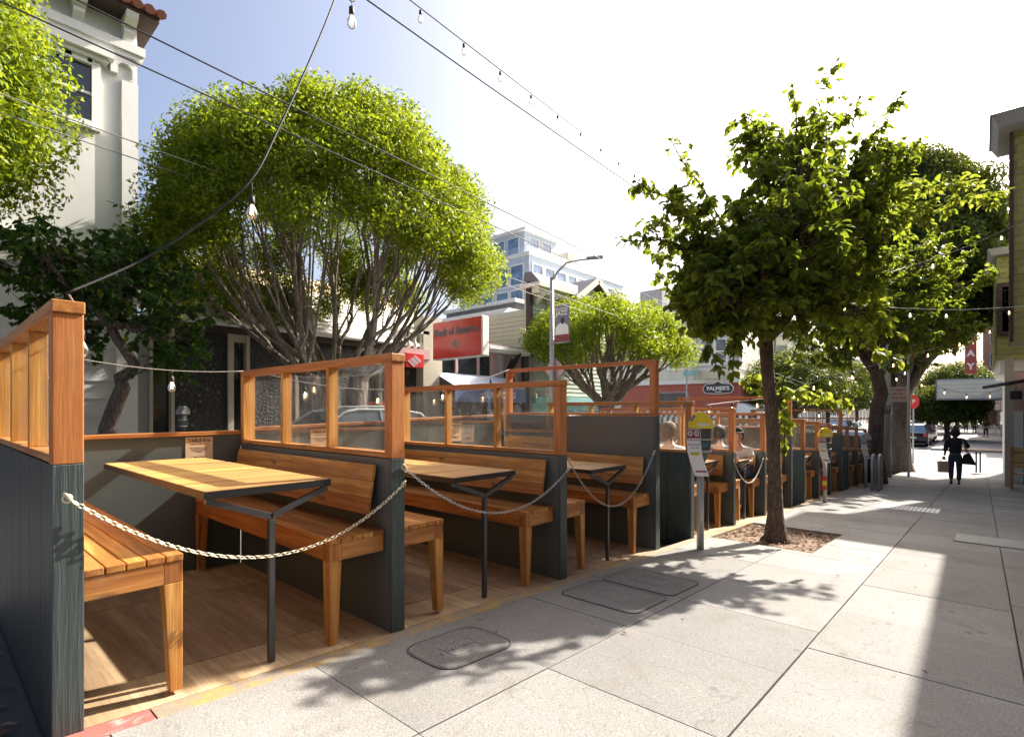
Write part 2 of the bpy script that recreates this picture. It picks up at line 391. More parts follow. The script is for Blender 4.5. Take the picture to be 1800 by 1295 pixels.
# pavement slabs
mb = MB(); mbp = MB()
colsx = [(-2.36, -1.585), (-1.58, -.735), (-.725, .155), (.165, 1.05), (1.06, 1.9)]
for ci, (x0, x1) in enumerate(colsx):
    s = -5.0 + [.37, .37, .16, .38, .38][ci]; step = .905
    if ci < 2: s = -5.06; step = .79
    while s < 30:
        s1 = min(s + step, 30)
        a, b = s, s1 - .005
        pale = (ci < 2 and a > 4.9 and a < 8.6)
        tgt = mbp if (pale or (ci < 2 and rng.random() < .12)) else mb
        pit = ci < 2 and b > 6.12 and a < 7.7
        def q(xa, xb, ya, yb, tg=tgt):
            if yb - ya > .01 and xb - xa > .01:
                j = rng.uniform(-.0015, .0015)
                tg.hexa([(xa, ya, gz(ya) - .12), (xb, ya, gz(ya) - .12), (xb, yb, gz(yb) - .12), (xa, yb, gz(yb) - .12)], [(xa, ya, gz(ya) + j), (xb, ya, gz(ya) + j), (xb, yb, gz(yb) + j), (xa, yb, gz(yb) + j)])
        if pit:
            if ci == 1: q(-1.30, x1, a, b)
            q(x0, -1.30 if ci == 1 else x1, a, min(b, 6.12)); q(x0, -1.30 if ci == 1 else x1, max(a, 7.7), b)
        else: q(x0, x1, a, b)
        s = s1
S_('sidewalk', mb, conc); o = S_('sidewalk_pale_slabs', mbp, concpale)
S_('sidewalk_bed', strip(-2.4, 1.9, -.035, [-8, 6.12], strip(-1.30, 1.9, -.035, [6.12, 7.7], strip(-2.4, 1.9, -.035, [7.7, 28, 30]))), stucco('joint_dirt', (.20, .155, .11)))
S_('kerb', strip(-2.47, -2.365, -.002, [.62, 5, 10, 14, 20, 28, 30], thick=.15), kerb_y)
S_('red_kerb', strip(-2.47, -2.365, -.002, [-8, .613], thick=.15), kerb_r)
S_('far_sidewalk', strip(-15.6, -11.75, .0, [-30, -8, 28, 30.5], thick=.14), farconc)
S_('far_kerb', strip(-11.9, -11.75, .004, [-30, -8, 28, 30.5], thick=.15), conclid)
S_('cross_street', strip(-120, 60, -.125, [30.2, 46]), asphalt_pale)
S_('corner_apron', strip(-2.47, 1.9, -.004, [30.003, 30.9], thick=.1), farconc)
S_('sidewalk_beyond', strip(-2.6, 2.2, .0, [46.2, 160], thick=.12), farconc)
S_('far_sidewalk_beyond', strip(-16.6, -11.75, .0, [46.2, 160], thick=.12), farconc)
S_('dropped_kerb_ramp', strip(-1.0, 1.2, .004, [46.3, 47.6]), stucco('ochre_tactile', (.46, .24, .10)))
S_('tree_pit_soil', (lambda m: m)(strip(-2.36, -1.30, -.03, [6.12, 6.5, 6.9, 7.3, 7.7])), stucco('soil', (.23, .165, .115), 6, 1, .5))
# leaf litter in the pit
mbl = MB(); r = random.Random(9)
for i in range(900):
    x = r.uniform(-2.33, -1.33); y = r.uniform(6.15, 7.67)
    if (x + 1.8) ** 2 + (y - 6.65) ** 2 < .02: continue
    if y < 6.7 and r.random() < .45: continue
    a = r.uniform(0, 6.3); L = r.uniform(.018, .042); z = gz(y) - .024 + r.uniform(0, .012); h = r.uniform(-.012, .018)
    dx, dy = math.cos(a) * L, math.sin(a) * L
    mbl.add([(x - dx, y - dy, z), (x - dy * .5, y + dx * .5, z + h), (x + dx, y + dy, z + r.uniform(0, .015)), (x + dy * .5, y - dx * .5, z + h)], [(0, 1, 2, 3)])
tag(mbl.build('leaf_litter', leaf_fallen), 'dry brown and red leaves scattered over the bare soil of the tree pit', 'fallen leaves', kind='stuff')
mbl = MB()
for i in range(46):
    x = r.uniform(-2.2, .6); y = r.uniform(1.2, 11); a = r.uniform(0, 6.3); L = r.uniform(.012, .026)
    dx, dy = math.cos(a) * L, math.sin(a) * L; z = gz(y) + .004
    mbl.add([(x - dx, y - dy, z), (x - dy * .4, y + dx * .4, z + .006), (x + dx, y + dy, z + .004), (x + dy * .4, y - dx * .4, z + .007)], [(0, 1, 2, 3)])
tag(mbl.build('stray_leaves', leaf_fallen), 'small stray dry leaves and scraps dotted over the concrete sidewalk', 'fallen leaves', kind='stuff')
mbl = MB()
for i in range(160):
    x = r.uniform(-4.2, -2.5); y = r.uniform(-.7, .28); a = r.uniform(0, 6.3); L = r.uniform(.02, .045)
    dx, dy = math.cos(a) * L, math.sin(a) * L; z = gz(y) - .12
    mbl.add([(x - dx, y - dy, z), (x - dy * .4, y + dx * .4, z + .01), (x + dx, y + dy, z + .008), (x + dy * .4, y - dx * .4, z + .012)], [(0, 1, 2, 3)])
tag(mbl.build('gutter_leaves', leaf_fallen), 'dead leaves gathered in the dark gutter beside the nearest partition', 'fallen leaves', kind='stuff')

# utility covers in the sidewalk
def cover(x0, x1, y0, y1, label, mat=conclid, grp=None, rot=0, text_='', rnd=.07, metal=False):
    cx, cy = (x0 + x1) / 2, (y0 + y1) / 2; z = gz(cy)
    t = thing('utility_cover', (cx, cy, z + .002), label, 'utility cover', grp, rot); t.rotation_euler = (-math.atan(SL), 0, rot)
    hx, hy = (x1 - x0) / 2, (y1 - y0) / 2
    def rr(a, b, rad):
        pts = []
        for qx, qy, s in ((1, 1, 0), (-1, 1, 1), (-1, -1, 2), (1, -1, 3)):
            for k in range(5):
                an = (s + k / 4) * math.pi / 2; pts.append((qx * (a - rad) + rad * math.cos(an), qy * (b - rad) + rad * math.sin(an)))
        return pts
    def ring(a, b, wd, rad, z0, z1):
        m = MB(); o = rr(a, b, rad); i = rr(a - wd, b - wd, max(rad - wd, .002)); n = len(o)
        m.add([(p[0], p[1], z1) for p in o] + [(p[0], p[1], z1) for p in i] + [(p[0], p[1], z0) for p in o] + [(p[0], p[1], z0) for p in i],
              [(k, (k + 1) % n, n + (k + 1) % n, n + k) for k in range(n)] + [(k, 2 * n + k, 2 * n + (k + 1) % n, (k + 1) % n) for k in range(n)] + [(n + k, n + (k + 1) % n, 3 * n + (k + 1) % n, 3 * n + k) for k in range(n)])
        return m
    lid = MB().prism(rr(hx, hy, rnd), lambda a, b, k: (a, b, .0 + k * .003)); lid.build('lid', mat, t)
    ring(hx + .007, hy + .007, .0055, rnd, -.01, .0045).build('frame', MATS['meter_edge'] if 'meter_edge' in MATS else plain('meter_edge', (.09, .085, .08), .7), t)
    ring(hx - .012, hy - .012, .006, rnd * .8, 0, .0055).build('rim', galv if metal else concpale, t)
    ring(hx * .42, hy * .42, .006, .012, 0, .006).build('name_plate', galv if metal else concpale, t)
    if text_: text(text_, min(hx, hy) * .3, galv, t, (0, 0, .006), (0, 0, math.pi / 2 if hy > hx else 0), 'cast_lettering', .001)
    return t
cover(-2.24, -1.88, 1.66, 2.16, 'rounded meter cover with a cast name plate in the pale slab by the nearest partition', text_='WATER', rnd=.1)
cover(-2.26, -1.66, 3.05, 3.55, 'nearer of the two large rectangular vault covers side by side in the tree shadow', grp='paired vault covers', text_='')
cover(-2.26, -1.66, 3.60, 4.12, 'farther of the two large rectangular vault covers side by side in the tree shadow', grp='paired vault covers')
# ribbed grating right
t = thing('sidewalk_grating', (.1, 8.72, gz(8.72) + .003), 'pale ribbed metal grating set in the shaded sidewalk at right', 'grating'); t.rotation_euler = (-math.atan(SL), 0, 0)
m = MB(); m.box(-.36, .45, -.37, .37, 0, .004); m.build('plate', conclid, t)
m = MB()
for i in range(26): m.box(-.35, .44, -.355 + i * .0275, -.343 + i * .0275, .004, .010)
m.build('rib', MATS['galvanised'], t)
t = thing('tactile_strip', (-1.0, 11.9, gz(11.9) + .003), 'pale perforated metal vent plate in the leaf-shadowed sidewalk ahead', 'vent plate'); t.rotation_euler = (-math.atan(SL), 0, 0)
MB().box(-.45, .45, -.4, .4, 0, .004).build('plate', white, t); m = MB()
for i in range(14):
    m.box(-.42 + i * .062, -.405 + i * .062, -.37, .37, .0035, .006)
m.build('slotted_pattern', MATS['dark_steel'], t)

# ------------------------------------------------------------------ parklet
TF, TB = -2.47, -4.52          # front and back of the booths
walls = [(.32, 0), (1.76, 0), (3.34, 0), (4.96, 1), (5.83, 0), (7.2, 0), (8.55, 0), (10.05, 1), (10.95, 0), (12.1, 0), (13.2, 0), (14.5, 1), (15.3, 0), (16.6, 0), (18.0, 0), (19.3, 1)]
ords = ['first', 'second', 'third', 'fourth', 'fifth', 'sixth', 'seventh', 'eighth', 'ninth', 'tenth', 'eleventh', 'twelfth', 'thirteenth', 'fourteenth', 'fifteenth', 'sixteenth']
def make_wall(s0, tall, i):
    W = TF - TB
    hp, hf = (1.35, 1.925) if tall else (.97, 1.56)
    lab = ('tall slate-painted booth partition with an open timber frame on top, %s partition from the camera' if tall else 'slate-painted booth partition topped by a glazed timber screen, %s from the camera') % ords[i]
    if i == 0: lab = 'nearest slate-painted booth partition with a glazed timber screen, cut by the left edge of the photo'
    t = thing('booth_partition', (TF, s0, gz(s0)), lab, 'partition', 'partitions between the parklet booths')
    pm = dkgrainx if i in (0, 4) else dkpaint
    m = MB()
    if i in (0, 4):             # vertical rough boards on the near face
        x = -W
        while x < -.02:
            m.box(x, min(x + .29, -.012), .004, .03, -.06, hp - .003); x += .295
        m.box(-W, -.012, .0305, .086, -.06, hp - .003)
    else: m.box(-W, -.012, .004, .086, -.06, hp - .003)
    m.build('wall_panel', pm, t)
    m = MB(); m.box(-.0115, .012, 0, .09, -.07, hp); m.build('end_board', dkgrain, t, .003)
    e = cedar
    fr = redc[2]
    if tall:
        m = MB(); m.box(-W, .014, -.005, .095, hp + .001, hp + .03); m.build('cap_rail', cedar[0], t, .003)
        m = MB(); m.box(-W - .0, .01, .012, .08, hf - .04, hf); m.build('top_rail', redc[0], t, .003)
        m = MB(); m.box(-.065, .006, .012, .08, hp + .031, hf - .041); m.build('front_post', redc[2], t, .003)
        m = MB(); m.box(-W, -W + .065, .012, .08, hp + .031, hf - .041); m.build('rear_post', redc[2], t, .003)
        m = MB(); m.prism([(-.065, hf - .041), (-.065, hf - .12), (-.145, hf - .041)], lambda a, b, k: (a, .03 + k * .03, b))
        m.prism([(-W + .065, hf - .041), (-W + .065, hf - .12), (-W + .145, hf - .041)], lambda a, b, k: (a, .03 + k * .03, b)); m.build('corner_brace', redc[0], t)
    else:
        z0, z1 = hp + .002, hf
        m = MB(); m.box(-W, .016, -.003, .093, z1 - .045, z1); m.build('top_rail', cedar[0], t, .004)
        m = MB(); m.box(-W, -.058, .008, .082, z0, z0 + .03); m.build('bottom_rail', cedar[0], t, .002)
        m = MB(); m.box(-.057, .010, .0, .09, z0 - .001, z1 - .046); m.build('front_post', fr, t, .004)
        m = MB(); m.box(-W, -W + .055, .0, .09, z0 + .031, z1 - .046); m.build('rear_post', sunlit_honey[2], t, .003)
        xs = [-W + .055, -W + .055 + (W - .112) / 3, -W + .055 + 2 * (W - .112) / 3, -.057]
        for x in xs[1:3]:
            m = MB(); m.box(x - .016, x + .016, .012, .078, z0 + .031, z1 - .046); m.build('mullion', sunlit_honey[2], t, .003)
        for k in range(3):
            a = xs[k] + (.0185 if k else .001); b = xs[k + 1] - (.0185 if k < 2 else .001)
            m = MB(); m.box(a, b, .043, .048, z0 + .031, z1 - .046); m.build('glass_pane', glass, t)
    return t
WALLS = [make_wall(s, k, i) for i, (s, k) in enumerate(walls)]

def make_bench(side, loc, label):       # side -1: sitter faces the camera (bench on the near side of the wall), +1: far side
    W = 1.98; t = thing('booth_bench', loc, label, 'bench', 'timber benches in the parklet booths')
    D = .335; zt = .57
    sy = (lambda y: -y) if side < 0 else (lambda y: y)
    nsl = 5; sw = D / nsl
    m = MB()
    for k in range(nsl): m.box(-W, 0, sy(k * sw + .003), sy((k + 1) * sw - .002), zt - .028, zt)
    m.build('seat', cedar[0], t, .003)
    m = MB(); m.box(-W + .01, -.0355, sy(D - .035), sy(D - .003), zt - .118, zt - .029); m.build('front_apron', cedar[0], t, .002)
    m = MB(); m.box(-.035, -.004, sy(.004), sy(D - .072), zt - .118, zt - .029); m.build('end_apron', cedar[1], t, .002)
    for xe in (0, -W + .07):
        m = MB(); y0, y1 = D - .0715, D - .002
        a0, a1 = -.075 + xe, -.004 + xe; b0, b1 = -.055 + xe, -.006 + xe
        def Y(y): return sy(y)
        if xe == 0:
            m.box(a0, a1, Y(y0), Y(y1), zt - .118, zt - .0285)
            zt2 = zt - .118
        else: zt2 = zt - .118
        lo = [(b0, Y(y0 + .024), 0), (b1, Y(y0 + .024), 0), (b1, Y(y1), 0), (b0, Y(y1), 0)]; hi = [(a0, Y(y0), zt2), (a1, Y(y0), zt2), (a1, Y(y1), zt2), (a0, Y(y1), zt2)]
        if side < 0: lo, hi = lo[::-1], hi[::-1]
        m.hexa(lo, hi); m.build('leg', cedar[2], t, .003)
    m = MB()
    nb = 3; h0, h1 = .655, .93
    for k in range(nb):
        za, zb = h0 + (h1 - h0) * k / nb + .0008, h0 + (h1 - h0) * (k + 1) / nb - .0008
        lean_ = .045 if side < 0 else .012; ya, yb = lean_ + .01 - lean_ * (za - h0) / (h1 - h0), lean_ + .01 - lean_ * (zb - h0) / (h1 - h0)
        xe_ = -.06 if side < 0 else -.26
        q = [(-W + .03, sy(ya + .002), za), (xe_, sy(ya + .002), za), (xe_, sy(ya + .022), za), (-W + .03, sy(ya + .022), za)]
        p = [(-W + .03, sy(yb + .002), zb), (xe_, sy(yb + .002), zb), (xe_, sy(yb + .022), zb), (-W + .03, sy(yb + .022), zb)]
        if side < 0: q, p = q[::-1], p[::-1]
        m.hexa(q, p)
    m.build('backrest', cedar[0], t, .002)
    return t
def make_table(loc, label):
    t = thing('booth_table', loc, label, 'table', 'slatted timber tables in the parklet booths')
    L, Wd, zt = 1.85, .60, .85
    m = MB(); n = 20; sw = L / n
    for k in range(n): m.box(-L + k * sw + .003, -L + (k + 1) * sw - .003, -Wd / 2 + .004, Wd / 2 - .004, zt - .026, zt)
    m.build('tabletop', pine[1], t, .0015)
    m = MB(); m.box(-L, 0, -Wd / 2 - .001, -Wd / 2 + .003, zt - .036, zt - .004); m.box(-L, 0, Wd / 2 - .003, Wd / 2 + .001, zt - .036, zt - .004)
    m.box(0.0005, .005, -Wd / 2 - .001, Wd / 2 + .001, zt - .036, zt - .003); m.box(-L, 0, -Wd / 2 + .0035, -Wd / 2 + .03, zt - .035, zt - .027); m.box(-L, 0, Wd / 2 - .03, Wd / 2 - .0035, zt - .035, zt - .027)
    m.box(-.03, 0, -Wd / 2 + .031, Wd / 2 - .031, zt - .035, zt - .0275)
    m.build('steel_rim', blacksteel, t)
    m = MB(); za = .695; m.bar((-.016, -Wd / 2 + .012, zt - .045), (-.016, 0.004, za), .028, .022, (1, 0, 0)); m.bar((-.016, Wd / 2 - .012, zt - .045), (-.016, -.004, za), .028, .022, (1, 0, 0))
    m.build('v_bracket', steel, t, .001)
    m = MB(); m.box(-.030, -.002, -.014, .014, -.0, za - .014); m.build('leg', steel, t, .002)
    m = MB(); m.bar((-L + .02, -.2, zt - .045), (-L + .02, .2, zt - .045), .03, .02); m.build('wall_cleat', cedar[1], t)
    return t
bn = make_bench(-1, (0, -50, 0), 'x'); bf = make_bench(1, (0, -50, 0), 'x'); tb = make_table((0, -50, 0), 'x')
booths = [(0, 1), (1, 2), (2, 3), (4, 5), (5, 6), (6, 7), (8, 9), (9, 10), (10, 11), (12, 13), (13, 14), (14, 15)]
used = [False, False, False]
for bi, (a, b) in enumerate(booths):
    sa, sb = walls[a][0] + .09, walls[b][0]; mid = (sa + sb) / 2
    nm = ords[bi] + ' booth'
    def put(src, loc, label, k):
        if not used[k]:
            used[k] = True; src.location = loc; src['label'] = label; return src
        return dup(src, loc, 0, label)
    # the bench on the far side of wall a; the bench on the near side of wall b
    put(bf, (TF - .04, sa + .004, gz(sa)), 'timber slat bench against the near partition of the %s, its back to the camera' % nm, 0)
    put(bn, (TF - .05, sb - .004, gz(sb)), 'timber slat bench against the far partition of the %s, facing the camera' % nm, 1)
    put(tb, (TF - .07, mid + (.05 if bi == 0 else 0), gz(mid)), 'slatted timber table with steel V leg in the %s from the camera' % nm, 2)

# back walls (street side) with timber caps
def back_wall(s0, s1, z0, z1, label):
    t = thing('street_side_wall', (TB, s0, 0), label, 'wall', 'low walls on the street side of the booths')
    L = s1 - s0; g0, g1 = gz(s0) - .1, gz(s1) - .1
    m = MB(); m.hexa([(-.075, 0, g0), (-.005, 0, g0), (-.005, L, g1), (-.075, L, g1)], [(-.075, 0, z0), (-.005, 0, z0), (-.005, L, z1), (-.075, L, z1)]); m.build('wall_panel', dkpaint, t)
    m = MB(); m.hexa([(-.09, 0, z0 + .0015), (.016, 0, z0 + .0015), (.016, L, z1 + .0015), (-.09, L, z1 + .0015)], [(-.09, 0, z0 + .03), (.016, 0, z0 + .03), (.016, L, z1 + .03), (-.09, L, z1 + .03)]); m.build('cap_rail', cedar[1], t, .003)
    return t
back_wall(.411, 1.759, .945, .952, 'slate street-side wall with timber cap behind the nearest table')
back_wall(1.851, 3.339, .975, 1.015, 'slate street-side wall with timber cap seen through the second glazed screen')
back_wall(3.431, 4.959, 1.03, 1.065, 'slate street-side wall with timber cap seen through the third glazed screen')
for (a, b, nm) in ((5.921, 10.049, 'behind the fourth to sixth booths'), (11.041, 14.499, 'behind the seventh to ninth booths'), (15.391, 19.299, 'behind the last booths before the trees')):
    back_wall(a, b, gz(a) + .99, gz(b) + .99, 'slate street-side wall with timber cap ' + nm)
# platforms
def platform(s0, s1, label):
    t = thing('plywood_platform', ((TF + TB) / 2, s0, gz(s0)), label, 'platform', 'plywood floors of the parklet')
    m = MB(); x0, x1 = TB - TF, 0; hx = (TF - TB) / 2; y = 0; L = s1 - s0
    def g(yy): return gz(s0 + yy) - gz(s0)
    cols = [(-hx, -.42), (-.412, .70), (.708, hx - .002)]
    y = 0
    while y < L - .01:
        y1 = min(y + 1.22, L)
        for (a, b) in cols:
            m.hexa([(a, y, g(y) - .02), (b, y, g(y) - .02), (b, y1 - .006, g(y1) - .02), (a, y1 - .006, g(y1) - .02)], [(a, y, g(y) - .001), (b, y, g(y) - .001), (b, y1 - .006, g(y1) - .001), (a, y1 - .006, g(y1) - .001)])
        y = y1
    m.build('deck', ply, t)
    m = MB(); m.hexa([(-hx, .0, -.12), (hx - .012, .0, -.12), (hx - .012, L, g(L) - .12), (-hx, L, g(L) - .12)], [(-hx, .0, -.024), (hx - .012, 0, -.024), (hx - .012, L, g(L) - .024), (-hx, L, g(L) - .024)]); m.build('underside_shade', black, t)  # solid black block painted in for the shaded gap under the deck
platform(.33, 5.04, 'plywood floor under the three nearest booths'); platform(5.84, 10.13, 'plywood floor under the fourth to sixth booths')
platform(10.96, 14.58, 'plywood floor under the seventh to ninth booths'); platform(15.31, 19.38, 'plywood floor under the farthest booths')

# table signs on the back walls
def table_sign(s, z, label, txt):
    t = thing('table_sign', (TB - .004, s, z), label, 'sign', 'kraft table cards on the street-side walls')
    MB().box(0.0002, .004, 0, .19, 0, .205).build('card', kraft, t)
    R_ = (math.pi / 2, 0, math.pi / 2)
    text(txt, .034, ink, t, (.0045, .095, .178), R_, 'heading', .0006, .0008)
    text('PLEASE DO NOT MOVE', .0125, ink, t, (.0045, .095, .150), R_, 'small_print', .0004)
    text('order at the counter or by phone\nscan below to see the menu\nand pay from your table\nthank you', .0105, ink, t, (.0045, .095, .108), R_, 'small_print', .0003)
    text('ENJOY', .026, ink, t, (.0045, .095, .045), R_, 'footer', .0004, .0008)
    return t
table_sign(1.36, .735, 'kraft paper card reading TABLE B16 under the cap rail behind the nearest table', 'TABLE B16')
table_sign(2.36, .77, 'kraft paper card reading TABLE B15 seen through the middle pane of the second screen', 'TABLE B15')
table_sign(4.02, .79, 'kraft paper card reading TABLE B14 seen through the third glazed screen', 'TABLE B14')

# chains across the booth openings
def link_mesh():
    m = MB(); pts = []
    for k in range(14):
        a = 2 * math.pi * k / 14; pts.append(Vector((.0135 * math.cos(a) * (1 if abs(math.cos(a)) < .7 else 1.0), .0072 * math.sin(a), 0)))
    n = len(pts); seg = 6; o = 0
    for i, p in enumerate(pts):
        d = (pts[(i + 1) % n] - pts[i - 1]).normalized(); x = Vector((0, 0, 1)); b = d.cross(x)
        for k in range(seg):
            a = 2 * math.pi * k / seg; m.v.append(tuple(p + (x * math.cos(a) + b * math.sin(a)) * .0024))
    for i in range(n):
        for k in range(seg):
            m.f.append((i * seg + k, ((i + 1) % n) * seg + k, ((i + 1) % n) * seg + (k + 1) % seg, i * seg + (k + 1) % seg)); m.sm.append(True)
    return m
LK = link_mesh()
def chain(a, b, sag, label, mat=brass):
    a = Vector(a); b = Vector(b); t = thing('barrier_chain', a, label, 'chain', 'chains across the booth openings')
    def pos(u): p = a.lerp(b, u); p.z -= sag * 4 * u * (1 - u); return p - a
    L = sum((pos((i + 1) / 60) - pos(i / 60)).length for i in range(60)); n = int(L / .0205)
    us = [0]; acc = 0; tgt = L / n; prev = pos(0)
    for i in range(1, 4001):
        p = pos(i / 4000); acc += (p - prev).length; prev = p
        if acc >= tgt * len(us): us.append(i / 4000)
    m = MB()
    for i in range(len(us)):
        u = us[i]; p = pos(u); d = (pos(min(u + .01, 1)) - pos(max(u - .01, 0))).normalized()
        side = d.cross(Vector((0, 0, 1))).normalized(); up = side.cross(d)
        roll = math.pi / 4 * (1 if i % 2 else -1) + .25
        y = side * math.cos(roll) + up * math.sin(roll); z = d.cross(y)
        M = Matrix((d, y, z)).transposed().to_4x4(); M.translation = p
        m.add([M @ Vector(v) for v in LK.v], LK.f, True)
    m.build('links', mat, t)
    for u0, e in ((0, 0), (1, 1)):
        p = pos(u0); d = (pos(.06) - pos(0)).normalized() if e == 0 else (pos(.94) - pos(1)).normalized()
        m = MB(); pts = [p - d * .045 + Vector((.002, 0, .01)), p - d * .035 + Vector((.008, 0, .012)), p - d * .015, p + d * .012]
        m.tube(pts, [.005, .006, .0055, .004], 8)
        q = p - d * .03; ring = [q + Vector((0, math.cos(x) * .014, math.sin(x) * .014)) for x in [k * math.pi / 6 for k in range(13)]]
        m.tube(ring, .003, 6, False)
        m.build('snap_hook', brass, t)
    return t
chain(PT(133, 884, TF + .035), PT(703, 857, TF + .02), .285, 'pale chain hung across the nearest booth opening')
chain(PT(716, 826, TF + .02), PT(996, 828, TF + .02), .285, 'pale chain hung across the second booth opening, in front of its table leg', galv)
chain(PT(1003, 815, TF + .02), PT(1148, 799, TF + .02), .42, 'pale chain hung across the third booth opening beside the tall partition', galv)
chain(PT(1291, 812, TF + .02), PT(1340, 810, TF + .02), .3, 'thin chain across the fifth booth opening left of the tree trunk', galv)

# ------------------------------------------------------------------ parking meters
def meter(x, y, label, paper_sign=True, sticker=False, hood=True, rz=.5, far=False):
    t = thing('parking_meter', (x, y, gz(y)), label, 'parking meter', 'parking meters along the street', rz)
    m = MB(); m.tube([(0, 0, -.02), (0, 0, .86)], .036, 16); m.tube([(0, 0, .855), (0, 0, .885)], .044, 16); m.build('pole', galv, t)
    m = MB(); prof = [(.042, .885), (.062, .93), (.098, 1.03), (.106, 1.10), (.106, 1.24)]
    m.lathe(prof, seg=20, sx=1, sy=.62); m.build('meter_head', plain('meter_grey', (.10, .10, .095), .4, .3) if 'meter_grey' not in MATS else MATS['meter_grey'], t)
    m = MB(); m.lathe([(.110, 1.0), (.112, 1.012), (.110, 1.024)], seg=20, sy=.64); m.lathe([(.109, 1.125), (.112, 1.132), (.109, 1.14)], seg=20, sy=.64); m.build('trim_band', galv, t)
    m = MB(); m.box(-.03, .065, -.070, -.064, 1.06, 1.10); m.build('screen', plain('lcd_blue', (.07, .16, .21), .2) if 'lcd_blue' not in MATS else MATS['lcd_blue'], t)
    m = MB(); m.prism([(-.116, 1.245), (-.116, 1.30), (-.06, 1.395), (-.025, 1.415), (.03, 1.41), (.10, 1.345), (.120, 1.30), (.116, 1.245)], lambda a, b, k: (a, -.072 + .144 * k, b))
    m.build('hood', yellow if hood else galv, t, .012, 3)
    m = MB(); m.bar((-.098, -.0745, 1.318), (-.062, -.0745, 1.378), .004, .03, (1, 0, 0)); m.build('coin_window', paleglass, t)
    if hood:
        m = MB(); m.box(-.03, .085, -.0755, -.0725, 1.272, 1.298); m.build('badge', white, t)
        text('PAY BY PHONE', .014, ink, t, (.03, -.0758, 1.285), (math.pi / 2, 0, 0), 'badge_lettering', .0003)
    if paper_sign:
        # a long paper notice tied to the post, curling at the bottom
        pr = [(-.072, -.085, 1.24), (-.07, -.09, 1.12), (-.06, -.10, 1.0), (-.035, -.088, .90), (0.0, -.068, .80), (.012, -.062, .76)]
        m = MB(); n_ = len(pr)
        for (cx, cy, cz) in pr: m.v += [(cx - .068, cy - .004, cz), (cx + .068, cy - .004, cz), (cx - .068, cy - .002, cz), (cx + .068, cy - .002, cz)]
        for i in range(n_ - 1):
            a = i * 4; b = a + 4
            m.f += [(a, b, b + 1, a + 1), (a + 2, a + 3, b + 3, b + 2), (a, a + 2, b + 2, b), (a + 1, b + 1, b + 3, a + 3)]; m.sm += [False] * 4
        m.build('paper_notice', paper, t)
        R_ = (math.pi / 2, 0, 0)
        m = MB(); m.box(-.136, -.008, -.0935, -.0925, 1.145, 1.232); m.build('notice_heading', plain('maroon_print', (.22, .03, .04), .6) if 'maroon_print' not in MATS else MATS['maroon_print'], t)
        for (px_, rr) in ((-.104, .018), (-.042, .018)):
            m = MB(); m.tube([(px_ + .02 * math.cos(a), -.0945, 1.195 + .024 * math.sin(a)) for a in [k * math.pi / 7 for k in range(15)]], .005, 5, False)
            m.bar((px_ - .014, -.0945, 1.215), (px_ + .014, -.0945, 1.172), .003, .006); m.build('tow_away_symbol', white, t)
        text('TOW-AWAY', .024, ink, t, (-.071, -.0955, 1.128), R_, 'notice_lettering', .0004, .0005)
        text('NO STOPPING', .018, ink, t, (-.066, -.101, 1.080), R_, 'notice_lettering', .0004, .0004)
        text('7AM - 7PM', .016, ink, t, (-.064, -.103, 1.050), R_, 'notice_lettering', .0004, .0003)
        m = MB(); m.box(-.105, -.015, -.1065, -.1055, .975, 1.005); m.build('yellow_panel', plain('notice_yellow', (.62, .60, .05), .6) if 'notice_yellow' not in MATS else MATS['notice_yellow'], t)
        text('ALL DAY', .015, ink, t, (-.06, -.1075, .99), R_, 'notice_lettering', .0004, .0003)
        m = MB(); m.box(-.05, .055, -.0755, -.0745, .80, .825); m.build('notice_footer', MATS['maroon_print'], t)
    if sticker:
        m = MB(); m.box(-.052, .02, -.045, -.043, .42, .50); m.build('red_sticker', redpaint, t)
        m = MB(); m.box(-.052, .02, -.045, -.043, .33, .415); m.build('yellow_sticker', yellow, t)
        m = MB(); m.box(-.052, .02, -.045, -.043, .25, .325); m.build('orange_sticker', redpaint, t)
    return t
meter(-2.164, 5.36, 'yellow-hooded parking meter with a curled paper notice, nearest to the camera left of the tree', rz=.45)
meter(-2.217, 11.43, 'yellow-hooded parking meter with notice and red and orange stickers on its pole, beyond the tree', sticker=True, rz=.45)
meter(-2.25, 16.4, 'far grey-topped parking meter with a paper notice beside the bicycle rack', hood=False, rz=.45)
meter(-11.95, 3.55, 'grey parking meter on the opposite kerb in front of the dark pebble wall', False, False, False, rz=2.2)
# bicycle rack
t = thing('bike_rack', (-1.98, 15.6, gz(15.6)), 'galvanised tube bicycle rack on the sidewalk by the far meter', 'bike rack')
for dx in (0, .12):
    m = MB(); m.tube([(dx, -.25 + dx, -.01), (dx, -.25 + dx, .7), (dx, -.2 + dx, .82), (dx, -.08 + dx, .87), (dx, .08 + dx, .87), (dx, .2 + dx, .82), (dx, .25 + dx, .7), (dx, .25 + dx, -.01)], .028, 10); m.build('hoop', galv, t)

